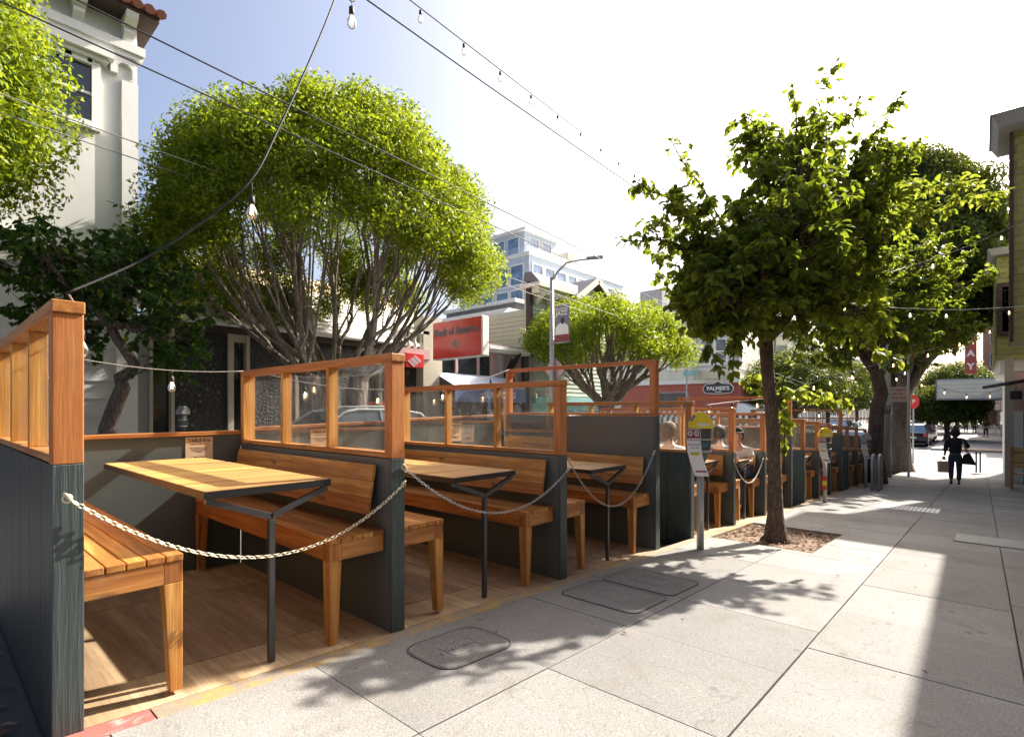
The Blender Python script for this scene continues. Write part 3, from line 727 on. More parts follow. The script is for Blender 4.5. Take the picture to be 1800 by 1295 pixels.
# ------------------------------------------------------------------ trees
def grow(mb, root, targets, r_tip, rnd, expo=.52, wig=.06, seg=6, depth=0, lift=.12, frac=.42, kmax=4, rmax=None):
    """limbs from root reaching every target, splitting as the targets part"""
    n_ = len(targets)
    root = Vector(root)
    rad = lambda k: min(r_tip * k ** expo, rmax or 9)
    if n_ == 1:
        t_ = Vector(targets[0]); mid = root.lerp(t_, .5) + Vector((rnd.uniform(-wig, wig), rnd.uniform(-wig, wig), rnd.uniform(-wig, wig))) * 2
        mb.tube([root, root.lerp(mid, .6), mid, mid.lerp(t_, .6), t_], [rad(1) * 1.1, rad(1), rad(1) * .85, rad(1) * .6, rad(1) * .3], max(4, seg - 2)); return
    k = min(n_, 2 if depth > 0 and rnd.random() < .55 else (3 if depth else kmax))
    T = np.array([tuple(t_) for t_ in targets]); D = T - np.array(tuple(root)); Dn = D / (np.linalg.norm(D, axis=1, keepdims=True) + 1e-9)
    idx = [rnd.randrange(n_)]
    while len(idx) < k:
        d = np.min([np.linalg.norm(Dn - Dn[i], axis=1) for i in idx], axis=0); idx.append(int(np.argmax(d)))
    cen = Dn[idx].copy()
    for _ in range(5):
        lab = np.argmin([np.linalg.norm(Dn - c, axis=1) for c in cen], axis=0)
        for j in range(k):
            if (lab == j).any(): cen[j] = Dn[lab == j].mean(0)
    for j in range(k):
        g = [targets[i] for i in range(n_) if lab[i] == j]
        if not g: continue
        if len(g) == n_: g = g
        c = sum((Vector(x) for x in g), Vector()) / len(g); d = c - root
        if len(g) == 1:
            grow(mb, root, g, r_tip, rnd, expo, wig, seg, depth + 1, lift, frac, kmax, rmax); continue
        node = root + d * (frac * rnd.uniform(.8, 1.15)) + Vector((rnd.uniform(-wig, wig), rnd.uniform(-wig, wig), rnd.uniform(-wig, wig) - lift * d.length * .1))
        a = rad(len(g)); mid = root.lerp(node, .5) + Vector((rnd.uniform(-wig, wig), rnd.uniform(-wig, wig), rnd.uniform(-wig, wig)))
        mb.tube([root, root.lerp(mid, .5), mid, mid.lerp(node, .5), node], [a * 1.18, a * 1.04, a, a * .97, a * .93], seg)
        if depth < 9: grow(mb, node, g, r_tip, rnd, expo, wig, seg, depth + 1, lift, frac, kmax, rmax)

def leaf_cloud(centers, radii, counts, size, seed, flat=.85, up=.25, outward=None, elong=2.1, droop=0):
    """numpy: one folded kite per leaf, gathered round each centre"""
    g = np.random.default_rng(seed)
    cs = np.repeat(np.array(centers, float), counts, axis=0); rs = np.repeat(np.array(radii, float), counts)
    n_ = len(cs); d = g.normal(size=(n_, 3)); d /= np.linalg.norm(d, axis=1, keepdims=True)
    rr = g.random(n_) ** (.45); d2 = d * np.array([1, 1, flat]); pos = cs + d2 * (rs * rr)[:, None]
    nrm = d + g.normal(size=(n_, 3)) * .75; nrm[:, 2] += up; nrm /= np.linalg.norm(nrm, axis=1, keepdims=True)
    ax = g.normal(size=(n_, 3)) + d * .9; ax[:, 2] -= droop; ax -= nrm * (ax * nrm).sum(1, keepdims=True); ax /= np.linalg.norm(ax, axis=1, keepdims=True) + 1e-9
    sd = np.cross(nrm, ax); L = size * g.uniform(.65, 1.25, n_)[:, None]; W = L / elong
    v = np.stack([pos - ax * L * .5, pos + sd * W * .5 + nrm * W * .18, pos + ax * L * .5 - nrm * L * .08, pos - sd * W * .5 + nrm * W * .18], axis=1).reshape(-1, 3)
    return v
def leaf_mesh(name, v, m, parent, k=4):
    n_ = len(v) // k; me = bpy.data.meshes.new(name)
    me.vertices.add(len(v)); me.vertices.foreach_set('co', v.astype(np.float32).ravel())
    me.loops.add(len(v)); me.loops.foreach_set('vertex_index', np.arange(len(v), dtype=np.int32))
    me.polygons.add(n_); me.polygons.foreach_set('loop_start', np.arange(0, len(v), k, dtype=np.int32)); me.polygons.foreach_set('loop_total', np.full(n_, k, dtype=np.int32))
    me.update(calc_edges=True); me.validate()
    me.materials.append(m); o = bpy.data.objects.new(name, me); COL.objects.link(o); o.parent = parent; return o
def ovate_leaves(items, seed, mat_, name, parent, tilt=.5):
    """items: (pos, direction, length). Pointed oval folded leaves with drooping stalks, 6-vertex outline split at the midrib"""
    g = random.Random(seed); V = []; 
    for p, d, L in items:
        p = Vector(p); d = Vector(d).normalized(); nrm = Vector((g.gauss(0, .5), g.gauss(0, .5), 1)).normalized()
        sd = d.cross(nrm); 
        if sd.length < .05: sd = d.orthogonal()
        sd.normalize(); nrm = sd.cross(d).normalized(); W = L * g.uniform(.27, .34); f = .25; c = g.uniform(.02, .16)
        m0, m1, m2, tip = p, p + d * L * .35 - nrm * c * L * .15, p + d * L * .72 - nrm * c * L * .7, p + d * L - nrm * L * c * 1.5
        for s in (1, -1):
            a, b = m1 + sd * W * s + nrm * W * f, m2 + sd * W * .72 * s + nrm * W * f
            q0 = p + d * L * .1 + sd * W * .55 * s + nrm * W * f * .5
            V += [tuple(x) for x in (m0, q0, a, m1)] if s > 0 else [tuple(x) for x in (m0, m1, a, q0)]
            V += [tuple(x) for x in (m1, a, b, m2)] if s > 0 else [tuple(x) for x in (m1, m2, b, a)]
            V += [tuple(x) for x in (m2, b, tip, tip + (m2 - tip) * .02)] if s > 0 else [tuple(x) for x in (m2, tip + (m2 - tip) * .02, tip, b)]
    n_ = len(V) // 24
    # share vertices inside a leaf so that each leaf is one island
    v = np.array(V).reshape(n_, 24, 3)
    idx = [0, 1, 2, 3, 6, 7, 10, 14, 15, 18]     # m0 q0 a m1 b m2 tip a' q0' b'
    me = bpy.data.meshes.new(name); pts = v[:, [0, 1, 2, 3, 6, 7, 10, 14, 15, 19 if False else 18], :]
    # faces by index in pts: right (0,1,2,3) (3,2,4,5) (5,4,6); left (0,3,7,8) (3,5,9,7) (5,6,9)
    pts[:, 9, :] = v[:, 18, :]
    F = [(0, 1, 2, 3), (3, 2, 4, 5), (5, 4, 6), (0, 3, 7, 8), (3, 5, 9, 7), (5, 6, 9)]
    fs = []
    for i in range(n_):
        o = i * 10; fs += [tuple(k + o for k in q) for q in F]
    me.from_pydata([tuple(x) for x in pts.reshape(-1, 3)], [], fs); me.update(); me.materials.append(mat_)
    o = bpy.data.objects.new(name, me); COL.objects.link(o); o.parent = parent; return o

def dome_tree(label, base, ctr, rad, nclump, per, size, seed, elev=(-.35, 1.57), trunks=1, trunk_r=.3, fork_z=2.2, tip=.03, mat_=leaf_ficus, bk=bark_grey, cr=.55, inner=.8, trunk_spread=.4, group='clipped street trees', lean=(0, 0), inner_fill=.15, expo=.5, fn=None, tskip=1):
    r = random.Random(seed); base = Vector(base); t = thing('street_tree', base, label, 'tree', group)
    cen = []; ctr = Vector(ctr) - base
    for i in range(nclump):
        az = i * 2.39996 + r.uniform(-.2, .2); u = (i + .5) / nclump
        se = math.sin(elev[0]) + (math.sin(elev[1]) - math.sin(elev[0])) * u; ce = math.sqrt(max(0, 1 - se * se))
        k = r.uniform(inner, 1.0) * (1 + .045 * math.sin(az * 3 + seed) * ce * (1 - se * se) + .03 * math.sin(az * 5 + se * 6))
        p = Vector((ctr.x + rad[0] * ce * math.cos(az) * k, ctr.y + rad[1] * ce * math.sin(az) * k, ctr.z + rad[2] * se * k))
        if fn and not fn(p + base): continue
        cen.append(p)
    rads = [cr * r.uniform(.7, 1.3) for _ in cen]
    ex = []
    for p in cen[::2]:
        if r.random() < inner_fill: ex.append(ctr + (p - ctr) * r.uniform(.5, .75))
    allc = cen + ex; allr = rads + [cr * .8] * len(ex)
    counts = [int(per * (x / cr) ** 2) for x in allr]
    v = leaf_cloud([tuple(x) for x in allc], allr, counts, size, seed)
    leaf_mesh('crown', v, mat_, t)
    m = MB(); tg = [ctr + (p - ctr) * .90 for p in cen[::tskip]]
    forks = []
    for k in range(trunks):
        a = k * math.pi * 2 / trunks + .6; off = Vector((math.cos(a), math.sin(a), 0)) * (trunk_spread if trunks > 1 else 0)
        forks.append(off)
    groups = [[] for _ in forks]
    for p in tg:
        groups[min(range(trunks), key=lambda k: ((forks[k] * 3 + Vector((0, 0, fork_z))) - p).to_2d().length)].append(p)
    for k, off in enumerate(forks):
        R_ = trunk_r; f0 = off * .75; f1 = off * 1.25 + Vector((lean[0], lean[1], fork_z))
        m.tube([f0 + Vector((0, 0, -.15)), f0 + Vector((0, 0, .1)), f0 + Vector((0, 0, .4)), f0.lerp(f1, .5) + Vector((r.uniform(-.05, .05), r.uniform(-.05, .05), 0)), f1], [R_ * 1.5, R_ * 1.25, R_ * 1.02, R_ * .92, R_ * .9], 14)
        if groups[k]: grow(m, f1 - Vector((0, 0, .12)), groups[k], tip, r, expo, wig=.07, seg=8, kmax=6, lift=1.0, frac=.36, rmax=trunk_r * .62)
    m.build('trunk', bk, t)
    return t
# the large clipped ficus across the road
bx = (-12.25, 7.0, gz(7))
dome_tree('large dome-clipped ficus with pale fanning limbs across the street, left of the bank sign', bx, (-12.1, 7.0, 5.05), (3.9, 4.0, 3.4), 420, 560, .098, 3, elev=(-.48, 1.57), trunks=3, trunk_r=.27, fork_z=2.35, tip=.021, cr=.52, inner=.86, trunk_spread=.55, inner_fill=.08, expo=.50, fn=lambda p: not ((p.x + 12.1) * .66 - (p.y - 7.0) * .75 > 1.2 and p.z < 4.55) and not (p.z < 4.45 and p.y > 8.8) and not (p.z < 3.9 and p.y > 7.0), tskip=2)
dome_tree('small round clipped ficus across the street beside the lamp post with the banner', (-12.3, 20.0, gz(20)), (-12.3, 20.1, 4.0), (3.5, 3.5, 1.85), 150, 300, .13, 11, elev=(-.35, 1.57), trunks=1, trunk_r=.32, fork_z=2.35, tip=.035, cr=.62, inner=.75, inner_fill=.3, expo=.5)
dome_tree('bushy ficus at the far left edge with sunlit outer leaves, before the white stucco building', (-12.5, .4, gz(0)), (-12.6, -.55, 6.5), (2.15, 2.15, 3.15), 150, 460, .115, 23, elev=(-.75, 1.57), trunks=1, trunk_r=.24, fork_z=2.6, tip=.03, cr=.65, inner=.7, inner_fill=.5)
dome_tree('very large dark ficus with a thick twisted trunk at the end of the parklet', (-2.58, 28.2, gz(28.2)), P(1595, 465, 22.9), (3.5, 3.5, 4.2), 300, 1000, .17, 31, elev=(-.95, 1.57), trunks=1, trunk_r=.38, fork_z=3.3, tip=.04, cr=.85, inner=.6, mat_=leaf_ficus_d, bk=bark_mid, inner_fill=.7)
# trees farther down the street
for i, (x, y, h, R_, lab) in enumerate([(-12.4, 52, 7.5, 4.2, 'dark spreading tree far down the left side of the street, nearest of the far row'), (-12.5, 66, 8, 4.4, 'dark spreading tree far down the left side of the street, second of the far row'),
        (-12.5, 84, 8.5, 4.8, 'hazy dark tree at the far left end of the street'), (-2.3, 62, 4.6, 2.6, 'small round tree on the far sidewalk beyond the theatre marquee'), (-2.2, 84, 8, 3.6, 'tree with yellow-green top behind the red theatre blade sign'), (-1.8, 110, 8, 4.5, 'most distant tree closing the right-hand sidewalk')]):
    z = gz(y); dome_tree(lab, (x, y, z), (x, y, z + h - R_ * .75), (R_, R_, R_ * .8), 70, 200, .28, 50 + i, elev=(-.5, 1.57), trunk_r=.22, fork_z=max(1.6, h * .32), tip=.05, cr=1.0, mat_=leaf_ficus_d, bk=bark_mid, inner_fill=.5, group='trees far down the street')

# slender street tree: bigger leaves on loose limbs
def loose_tree(name_label, base, trunk_pts, trunk_r, limbs, mass, leafL, seed, mat_, bk, twig_n=7, lit=None, group=None, leaf_per=9, droopy=.7):
    r = random.Random(seed); base = Vector(base); t = thing('street_tree', base, name_label, 'tree', group)
    m = MB(); items = []; lits = []
    tp = [Vector(p) - base for p in trunk_pts]; m.tube(tp, trunk_r, 16)
    fork = tp[-1]
    def leafy(a, b, rad0, dens, lt, twigL):
        """twigs off the limb a-b with alternate leaves"""
        a, b = Vector(a), Vector(b); L = (b - a).length; k = max(3, int(dens * L * 1.8))
        for i in range(k):
            u = (i + r.random()) / k; u = .12 + .88 * u; p = a.lerp(b, u); d = (b - a).normalized()
            v = (d * r.uniform(.2, .9) + Vector((r.gauss(0, .7), r.gauss(0, .7), r.gauss(.1, .6)))).normalized(); tl = twigL * r.uniform(.5, 1.1) * (1.15 - .6 * u)
            e = p + v * tl; midp = p.lerp(e, .5) + Vector((0, 0, .03)); m.tube([p, midp, e], [.004, .003, .0015], 4)
            nl = max(3, int(leaf_per * tl / twigL))
            for j in range(nl):
                w_ = (j + .5) / nl; q = p.lerp(midp, w_ * 2) if w_ < .5 else midp.lerp(e, w_ * 2 - 1)
                dd = v * .5 + Vector((r.gauss(0, .65), r.gauss(0, .65), -droopy + r.gauss(0, .35)))
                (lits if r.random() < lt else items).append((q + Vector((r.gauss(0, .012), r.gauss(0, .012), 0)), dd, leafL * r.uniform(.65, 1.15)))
        for j in range(3): items.append((b, (b - a).normalized() + Vector((r.gauss(0, .5), r.gauss(0, .5), -.3)), leafL * r.uniform(.5, .9)))
    for (pts, dens, lt, tw) in limbs:
        pts = [Vector(p) - base for p in pts]; n_ = len(pts)
        m.tube(pts, [.009 * (1 - i / n_) + .003 for i in range(n_)], 6)
        for i in range(1, n_): leafy(pts[i - 1], pts[i], .01, dens, lt, tw)
    tg = []
    for (c, rd, k, lt) in mass:
        c = Vector(c) - base
        for i in range(k):
            d = Vector((r.gauss(0, 1), r.gauss(0, 1), r.gauss(0, 1))).normalized() * r.random() ** .4
            p = c + Vector((d.x * rd[0], d.y * rd[1], d.z * rd[2])); tg.append(p)
            q = p + (p - fork).normalized() * .0 - Vector((r.gauss(0, .1), r.gauss(0, .1), .12)); s_ = p + (p - c).normalized() * .14
            leafy(q, s_, .01, 13, lt, .2)
    if tg: grow(m, fork - Vector((0, 0, .05)), tg, .007, r, .52, wig=.06, seg=7, kmax=4, lift=.3, frac=.4, rmax=.06)
    m.build('trunk', bk, t)
    ovate_leaves(items, seed, mat_, 'crown', t)
    if lits: ovate_leaves(lits, seed + 1, leaf_lit, 'leaves_coloured_sunlit', t)
    return t
D0 = 6.15
tb_ = Vector((-1.80, 6.65, gz(6.65)))
def TP(u, v, dd=0): return P(u, v, D0 + dd)
trunk = [tb_ + Vector((0, 0, -.08)), tb_ + Vector((.01, 0, .03)), TP(1363, 905), TP(1362, 850), TP(1360, 780), TP(1354, 700), TP(1348, 640), TP(1346, 590)]
limbs = [
 ([TP(1346, 592), TP(1330, 560), TP(1310, 520, -.1), TP(1270, 470, -.2)], 6, .05, .35),
 ([TP(1346, 592), TP(1368, 540), TP(1380, 480), TP(1385, 400, .1), TP(1395, 300, .1), TP(1430, 200, .1), TP(1470, 108, .1)], 8, .12, .28),
 ([TP(1310, 520, -.1), TP(1230, 440, -.3), TP(1160, 422, -.5), TP(1103, 424, -.6)], 12, .12, .26),
 ([TP(1300, 480, -.1), TP(1230, 390, -.3), TP(1170, 345, -.4), TP(1118, 320, -.5)], 12, .15, .26),
 ([TP(1290, 430), TP(1235, 330, -.1), TP(1200, 285, -.1), TP(1180, 248, -.2)], 8, .5, .2),
 ([TP(1390, 330, .1), TP(1350, 230, .2), TP(1310, 205, .2), TP(1296, 215, .2)], 12, .1, .28),
 ([TP(1400, 300, .1), TP(1400, 210, .1), TP(1393, 155, .1)], 9, .7, .13),
 ([TP(1400, 330, .2), TP(1450, 230, .3), TP(1500, 195, .4), TP(1510, 200, .4)], 12, .1, .26),
 ([TP(1400, 380, .2), TP(1500, 290, .4), TP(1555, 220, .6), TP(1582, 170, .6)], 9, .15, .2),
 ([TP(1420, 400, .2), TP(1520, 280, .4), TP(1580, 262, .6), TP(1622, 258, .7)], 10, .2, .2),
 ([TP(1400, 440, .2), TP(1500, 350, .5), TP(1620, 322, .9), TP(1700, 330, 1.1), TP(1752, 358, 1.2)], 13, .72, .30),
 ([TP(1400, 470, .2), TP(1520, 400, .5), TP(1600, 385, .7), TP(1640, 395, .9)], 12, .55, .28),
 ([TP(1375, 500), TP(1440, 530, -.2), TP(1480, 575, -.3), TP(1530, 612, -.4), TP(1578, 634, -.4)], 13, .85, .16),
 ([TP(1310, 530, -.2), TP(1260, 540, -.5), TP(1245, 590, -.7), TP(1262, 655, -.8)], 10, .03, .14),
 ([TP(1330, 560), TP(1298, 575, -.6), TP(1290, 620, -.7), TP(1288, 660, -.7)], 9, .03, .13),
 ([TP(1362, 720), TP(1385, 690, .1), TP(1430, 695, .3), TP(1495, 712, .5)], 15, .95, .14),
 ([TP(1360, 740), TP(1380, 660), TP(1400, 610), TP(1408, 590)], 6, .3, .12),
 ([TP(1350, 700), TP(1325, 660, .2), TP(1318, 680, .3)], 14, .9, .16),
 ([TP(1362, 770), TP(1380, 720, .2), TP(1378, 790, .2)], 12, .95, .13)]
mass = [(TP(1255, 550, -.5), (.42, .42, .22), 26, .03), (TP(1300, 560, -.2), (.4, .4, .16), 20, .04), (TP(1300, 480, -.8), (.45, .45, .4), 44, .03), (TP(1380, 400, -.8), (.5, .5, .5), 44, .05), (TP(1400, 300, -.5), (.4, .4, .35), 24, .08), (TP(1600, 365, .8), (.55, .55, .14), 22, .6), (TP(1520, 300, .5), (.4, .4, .2), 16, .3), (TP(1500, 560, -.2), (.35, .35, .16), 14, .7), (TP(1310, 500), (.74, .74, .46), 80, .06), (TP(1410, 450, .1), (.8, .8, .50), 84, .14), (TP(1255, 470, -.2), (.55, .55, .36), 66, .06), (TP(1400, 330, .1), (.45, .45, .34), 44, .14), (TP(1420, 245, .1), (.26, .26, .28), 14, .15), (TP(1360, 380, .1), (.6, .6, .3), 40, .12), (TP(1500, 290, .4), (.35, .35, .25), 16, .15), (TP(1480, 420, .4), (.65, .65, .5), 50, .35),
        (TP(1255, 510, -.3), (.38, .38, .28), 30, .02), (TP(1440, 510, .2), (.55, .55, .35), 34, .3), (TP(1340, 270, .1), (.30, .30, .22), 16, .1), (TP(1370, 540), (.45, .45, .25), 22, .1), (TP(1530, 350, .5), (.5, .5, .28), 20, .4), (TP(1200, 390, -.4), (.3, .3, .22), 14, .2)]
loose_tree('slender brown-trunked street tree with large drooping leaves in a square soil pit', tb_, trunk, [.20, .13, .088, .076, .072, .070, .070, .075], limbs, mass, .102, 77, leaf_pear, bark_dark)
# dark leaning tree behind the rail at left, in front of the white building
lb = Vector(PT(178, 790, -12.1)); lb.z = gz(lb.y)
DL = 9.7
def LP(u, v, d=0): return P(u, v, DL + d)
loose_tree('small dark leaning street tree with crooked trunk before the white siding at left', lb, [lb + Vector((0, 0, -.1)), LP(188, 752), LP(203, 712), LP(216, 680), LP(212, 664), LP(232, 652), LP(236, 640), LP(222, 618), LP(205, 595), LP(190, 565)],
   [.17, .13, .125, .12, .12, .10, .09, .085, .08, .075],
   [([LP(215, 668), LP(245, 655), LP(265, 640), LP(305, 642)], 5, .05, .5), ([LP(190, 566), LP(160, 530), LP(90, 500), LP(15, 490)], 7, .1, .5), ([LP(190, 566), LP(230, 480), LP(240, 410), LP(225, 360)], 5, .1, .35), ([LP(200, 580), LP(290, 560), LP(340, 545), LP(390, 520)], 5, .1, .35), ([LP(190, 566), LP(100, 560), LP(50, 565), LP(30, 585)], 6, .1, .45)],
   [(LP(190, 460), (1.5, 1.5, .62), 90, .04), (LP(80, 470), (1.1, 1.1, .55), 60, .04), (LP(260, 510), (1.0, 1.0, .6), 60, .05), (LP(310, 580), (.6, .6, .45), 34, .06), (LP(120, 540), (.9, .9, .35), 34, .04), (LP(320, 620), (.3, .3, .35), 12, .06), (LP(150, 600), (.4, .4, .25), 8, .03)], .14, 81, leaf_dark, bark_mid, leaf_per=7)
# dark-stemmed tree in front of the big ficus
nb_ = Vector((-2.25, 18.6, gz(18.6)));
def NP(u, v, d=0): return P(u, v, 15.4 + d)
loose_tree('dark crooked-trunked tree with sunlit-coloured leaf edges between the rack and the utility pole', nb_, [nb_ + Vector((0, 0, -.05)), NP(1538, 800), NP(1540, 740), NP(1542, 715), NP(1549, 692), NP(1541, 655), NP(1522, 630)], [.26, .20, .19, .18, .18, .16, .13],
   [([NP(1541, 655), NP(1610, 610, .5), NP(1670, 590, 1), NP(1720, 570, 1.5)], 8, .6, .6), ([NP(1522, 630), NP(1500, 560), NP(1490, 480), NP(1500, 400)], 6, .3, .6), ([NP(1541, 655), NP(1600, 640), NP(1630, 640)], 6, .2, .4)],
   [(NP(1560, 500, .5), (1.7, 1.7, .9), 80, .06), (NP(1540, 560), (1.8, 1.8, 1.1), 170, .05), (NP(1660, 500, 1), (1.1, 1.1, .8), 60, .45), (NP(1660, 580, 1), (.8, .8, .6), 44, .5), (NP(1580, 450), (1.6, 1.6, .9), 70, .15), (NP(1470, 600), (.9, .9, .7), 44, .12)], .17, 91, leaf_pear, bark_dark, leaf_per=7)

# ------------------------------------------------------------------ buildings
def win_x(par, x, y0, y1, z0, z1, gm=darkglass, fm=white, fw=.07, out=.05, rail=True, name='window', mull=0):
    """window in a wall facing +x whose face is at x"""
    m = MB(); m.box(x - .02, x + out, y0 - fw, y0, z0 - fw, z1 + fw); m.box(x - .02, x + out, y1, y1 + fw, z0 - fw, z1 + fw); m.box(x - .02, x + out + .02, y0, y1, z1, z1 + fw); m.box(x - .02, x + out + .04, y0, y1, z0 - fw, z0)
    if rail: zc = (z0 + z1) / 2; m.box(x - .01, x + out * .7, y0, y1, zc - .025, zc + .025)
    for k in range(mull): yc = y0 + (y1 - y0) * (k + 1) / (mull + 1); m.box(x - .008, x + out * .6, yc - .02, yc + .02, z0, z1)
    f = m.build(name, fm, par); MB().box(x + .002, x + .012, y0, y1, z0, z1).build('pane', gm, f); return f
def win_y(par, y, x0, x1, z0, z1, gm=darkglass, fm=white, fw=.07, out=.05, rail=True, name='window'):
    """window in a wall facing -y"""
    m = MB(); m.box(x0 - fw, x0, y - out, y + .02, z0 - fw, z1 + fw); m.box(x1, x1 + fw, y - out, y + .02, z0 - fw, z1 + fw); m.box(x0, x1, y - out - .02, y + .02, z1, z1 + fw); m.box(x0, x1, y - out - .04, y + .02, z0 - fw, z0)
    if rail: zc = (z0 + z1) / 2; m.box(x0, x1, y - out * .7, y + .01, zc - .025, zc + .025)
    f = m.build(name, fm, par); MB().box(x0, x1, y - .012, y - .002, z0, z1).build('pane', gm, f); return f
FX = -15.2
def BX(u, v): p = PT(u, v, FX); return p.y, p.z
# --- white stucco corner building
t = thing('stucco_building', (0, 0, 0), 'white two-storey stucco building with arcaded cornice and clay tile eaves at far left', 'building')
yr = PT(241, 300, FX).y; ztop = 10.3
MB().box(-27, FX, -9, yr, -.2, ztop).build('wall', st_white, t)
m = MB(); m.box(FX, FX + .10, yr - .32, yr + .0, 4.5, 8.9); m.build('pilaster', st_white, t)
# frieze band with little arches
m = MB(); zb = 8.95
m.box(FX, FX + .22, -9, yr + .12, zb + .62, zb + .82); m.box(FX, FX + .16, -9, yr + .08, zb + .5, zb + .62)
y = yr - .05
def arch(y0, y1, z0, z1):
    n_ = 8; c = (y0 + y1) / 2; R_ = (y1 - y0) / 2 - .07; pts = [(c + R_ * math.cos(a), z0 + .16 + R_ * math.sin(a)) for a in [math.pi * k / n_ for k in range(n_ + 1)]]
    poly = [(y1, z0)] + [(y1, z1), (y0, z1), (y0, z0), (c - R_, z0)] + pts[::-1][0:] + [(c + R_, z0)]
    m.prism(poly, lambda a, b, k: (FX + .12 * k, a, b))
while y > -8.5: arch(y - .42, y, zb + .05, zb + .495); y -= .42
m.build('arcaded_frieze', st_white, t)
y = yr - .1
while y > -8.5:
    m = MB(); m.prism([(0, ztop - .38), (.55, ztop - .12), (.62, ztop), (0, ztop)], lambda a, b, k: (FX + a, y - .24 + .24 * k, b)); m.prism([(0, ztop - .62), (.3, ztop - .34), (.3, ztop - .26), (0, ztop - .38)], lambda a, b, k: (FX + a, y - .22 + .2 * k, b)); y -= .92
    m.build('eave_bracket', st_white, t)
m = MB(); m.box(-27, FX + .62, -9, yr + .30, ztop + .001, ztop + .12); m.build('soffit', st_brown, t)
rf = MB(); x = FX + .95
for k in range(20):
    yy = yr + .32 - k * .24
    for q in range(9):
        a0 = (FX + .74 - q * .3); z0 = ztop + .14 + q * .14
        rf.tube([(a0, yy, z0 + .02), (a0 - .36, yy, z0 + .2)], [.105, .085], 7)
rf.box(-27, FX + .66, -9, yr + .25, ztop + .121, ztop + .16)
rfo = rf.build('roof', tile, t)
y0, z0 = BX(128, 195); y1, z1 = BX(160, 110)
f = win_x(t, FX, y1 - 1.25, y1, z0 - .15, z1 - .1, darkglass, white, .16, .10)
m = MB(); m.box(FX, FX + .3, y1 - 1.6, y1 + .38, z1 + .12, z1 + .30); m.box(FX, FX + .2, y1 - 1.5, y1 + .28, z1 + .02, z1 + .12); m.build('window_hood', st_white, t)
win_x(t, FX, -3.4, -2.2, z0, z1, darkglass, white, .14, .08)
_, zb2 = BX(60, 420); m = MB(); m.box(FX, FX + .18, -9, yr + .05, zb2 - .1, zb2 + .08); m.box(FX, FX + .10, -9, yr + .03, zb2 - .55, zb2 - .1); m.build('string_course', st_white, t)
_, zl = BX(190, 610); m = MB(); zz = -.2; k = 0
while zz < zl: m.hexa([(FX, -2.3, zz), (FX + .045, -2.3, zz), (FX + .045, yr - .42, zz), (FX, yr - .42, zz)], [(FX, -2.3, zz + .40), (FX + .015, -2.3, zz + .40), (FX + .015, yr - .42, zz + .40), (FX, yr - .42, zz + .40)]); zz += .402
m.build('lower_boards', st_sandw, t); MB().box(FX, FX + .07, yr - .42, yr, -.2, zl).build('corner_trim', white, t)
MB().box(FX, FX + .02, -8.8, -2.5, -.1, zl - .2).build('dark_opening', st_brown, t); m = MB(); m.box(FX + .0, FX + .06, yr - 3.2, yr - 3.05, .9, 1.5); m.build('meter_box', black, t)

# --- dark pebble-panel building with white boarded mansard
t = thing('pebble_wall_building', (0, 0, 0), 'low building with black pebble panels, pale fins and white boarded mansard behind the big tree', 'building')
ya = yr + .05; yb = PT(757, 600, FX).y
MB().box(-24, FX - .25, ya, yb, -.9, 3.35).build('wall', st_dark, t)
yg0, zg = BX(300, 560); ztm = 4.85
m = MB(); nb = 10
for k in range(nb):
    z0 = 3.52 + k * (ztm - 3.52) / nb; z1 = z0 + (ztm - 3.52) / nb; x0 = FX + .02 - k * .07
    m.hexa([(x0 - .3, ya + .35, z0), (x0, ya + .35, z0), (x0, yb, z0), (x0 - .3, yb, z0)], [(x0 - .37, ya + .35, z1), (x0 - .09, ya + .35, z1), (x0 - .09, yb, z1), (x0 - .37, yb, z1)])
m.build('mansard_boards', st_sandw, t)
m = MB(); m.tube([(FX + .16, ya, 3.46), (FX + .16, yb, 3.46)], .085, 10); m.build('gutter', white, t); MB().box(FX - .25, FX + .12, ya, yb, 3.2, 3.385).build('soffit_beam', st_brown, t)
m = MB(); m.hexa([(-22, ya + 1.0, 4.7), (FX - 1.0, ya + 1.0, 4.7), (FX - 1.0, yb, 4.7), (-22, yb, 4.7)], [(-20, ya + 1.5, 5.7), (-17.6, ya + 1.5, 5.7), (-17.6, yb, 5.7), (-20, yb, 5.7)]); m.build('roof', st_tan, t)
y_, z_ = BX(385, 520); win_x(t, FX - .28, y_ - .12, y_ + .12, z_ - .16, z_ + .16, blueglass, white, .04, .12, False)
fin = [(241, 262, 'g'), (262, 268, 'f'), (300, 306, 'f'), (400, 410, 'f'), (432, 438, 'f'), (518, 524, 'f'), (545, 551, 'f'), (640, 646, 'f'), (664, 670, 'f')]
for (u0, u1, kd) in fin:
    a, b = PT(u0, 600, FX).y, PT(u1, 600, FX).y
    MB().box(FX - .25, FX + (.05 if kd == 'f' else .02), a, b, -.9, 3.2).build('fin', st_beige if kd == 'f' else st_grey, t)
for (u0, u1, kd) in [(268, 300, 'w'), (306, 400, 'p'), (410, 432, 'w'), (438, 518, 'p'), (524, 545, 'w'), (551, 640, 'p'), (646, 664, 'w'), (670, 712, 'p')]:
    a, b = PT(u0, 600, FX).y, PT(u1, 600, FX).y
    if kd == 'w': MB().box(FX - .25, FX - .16, a, b, -.9, 3.0).build('window', darkglass, t); MB().box(FX - .25, FX + .0, a, b, 3.0, 3.2).build('lintel', st_beige, t)
    else: MB().box(FX - .25, FX - .02, a, b, -.9, 3.2).build('pebble_panel', pebble, t)
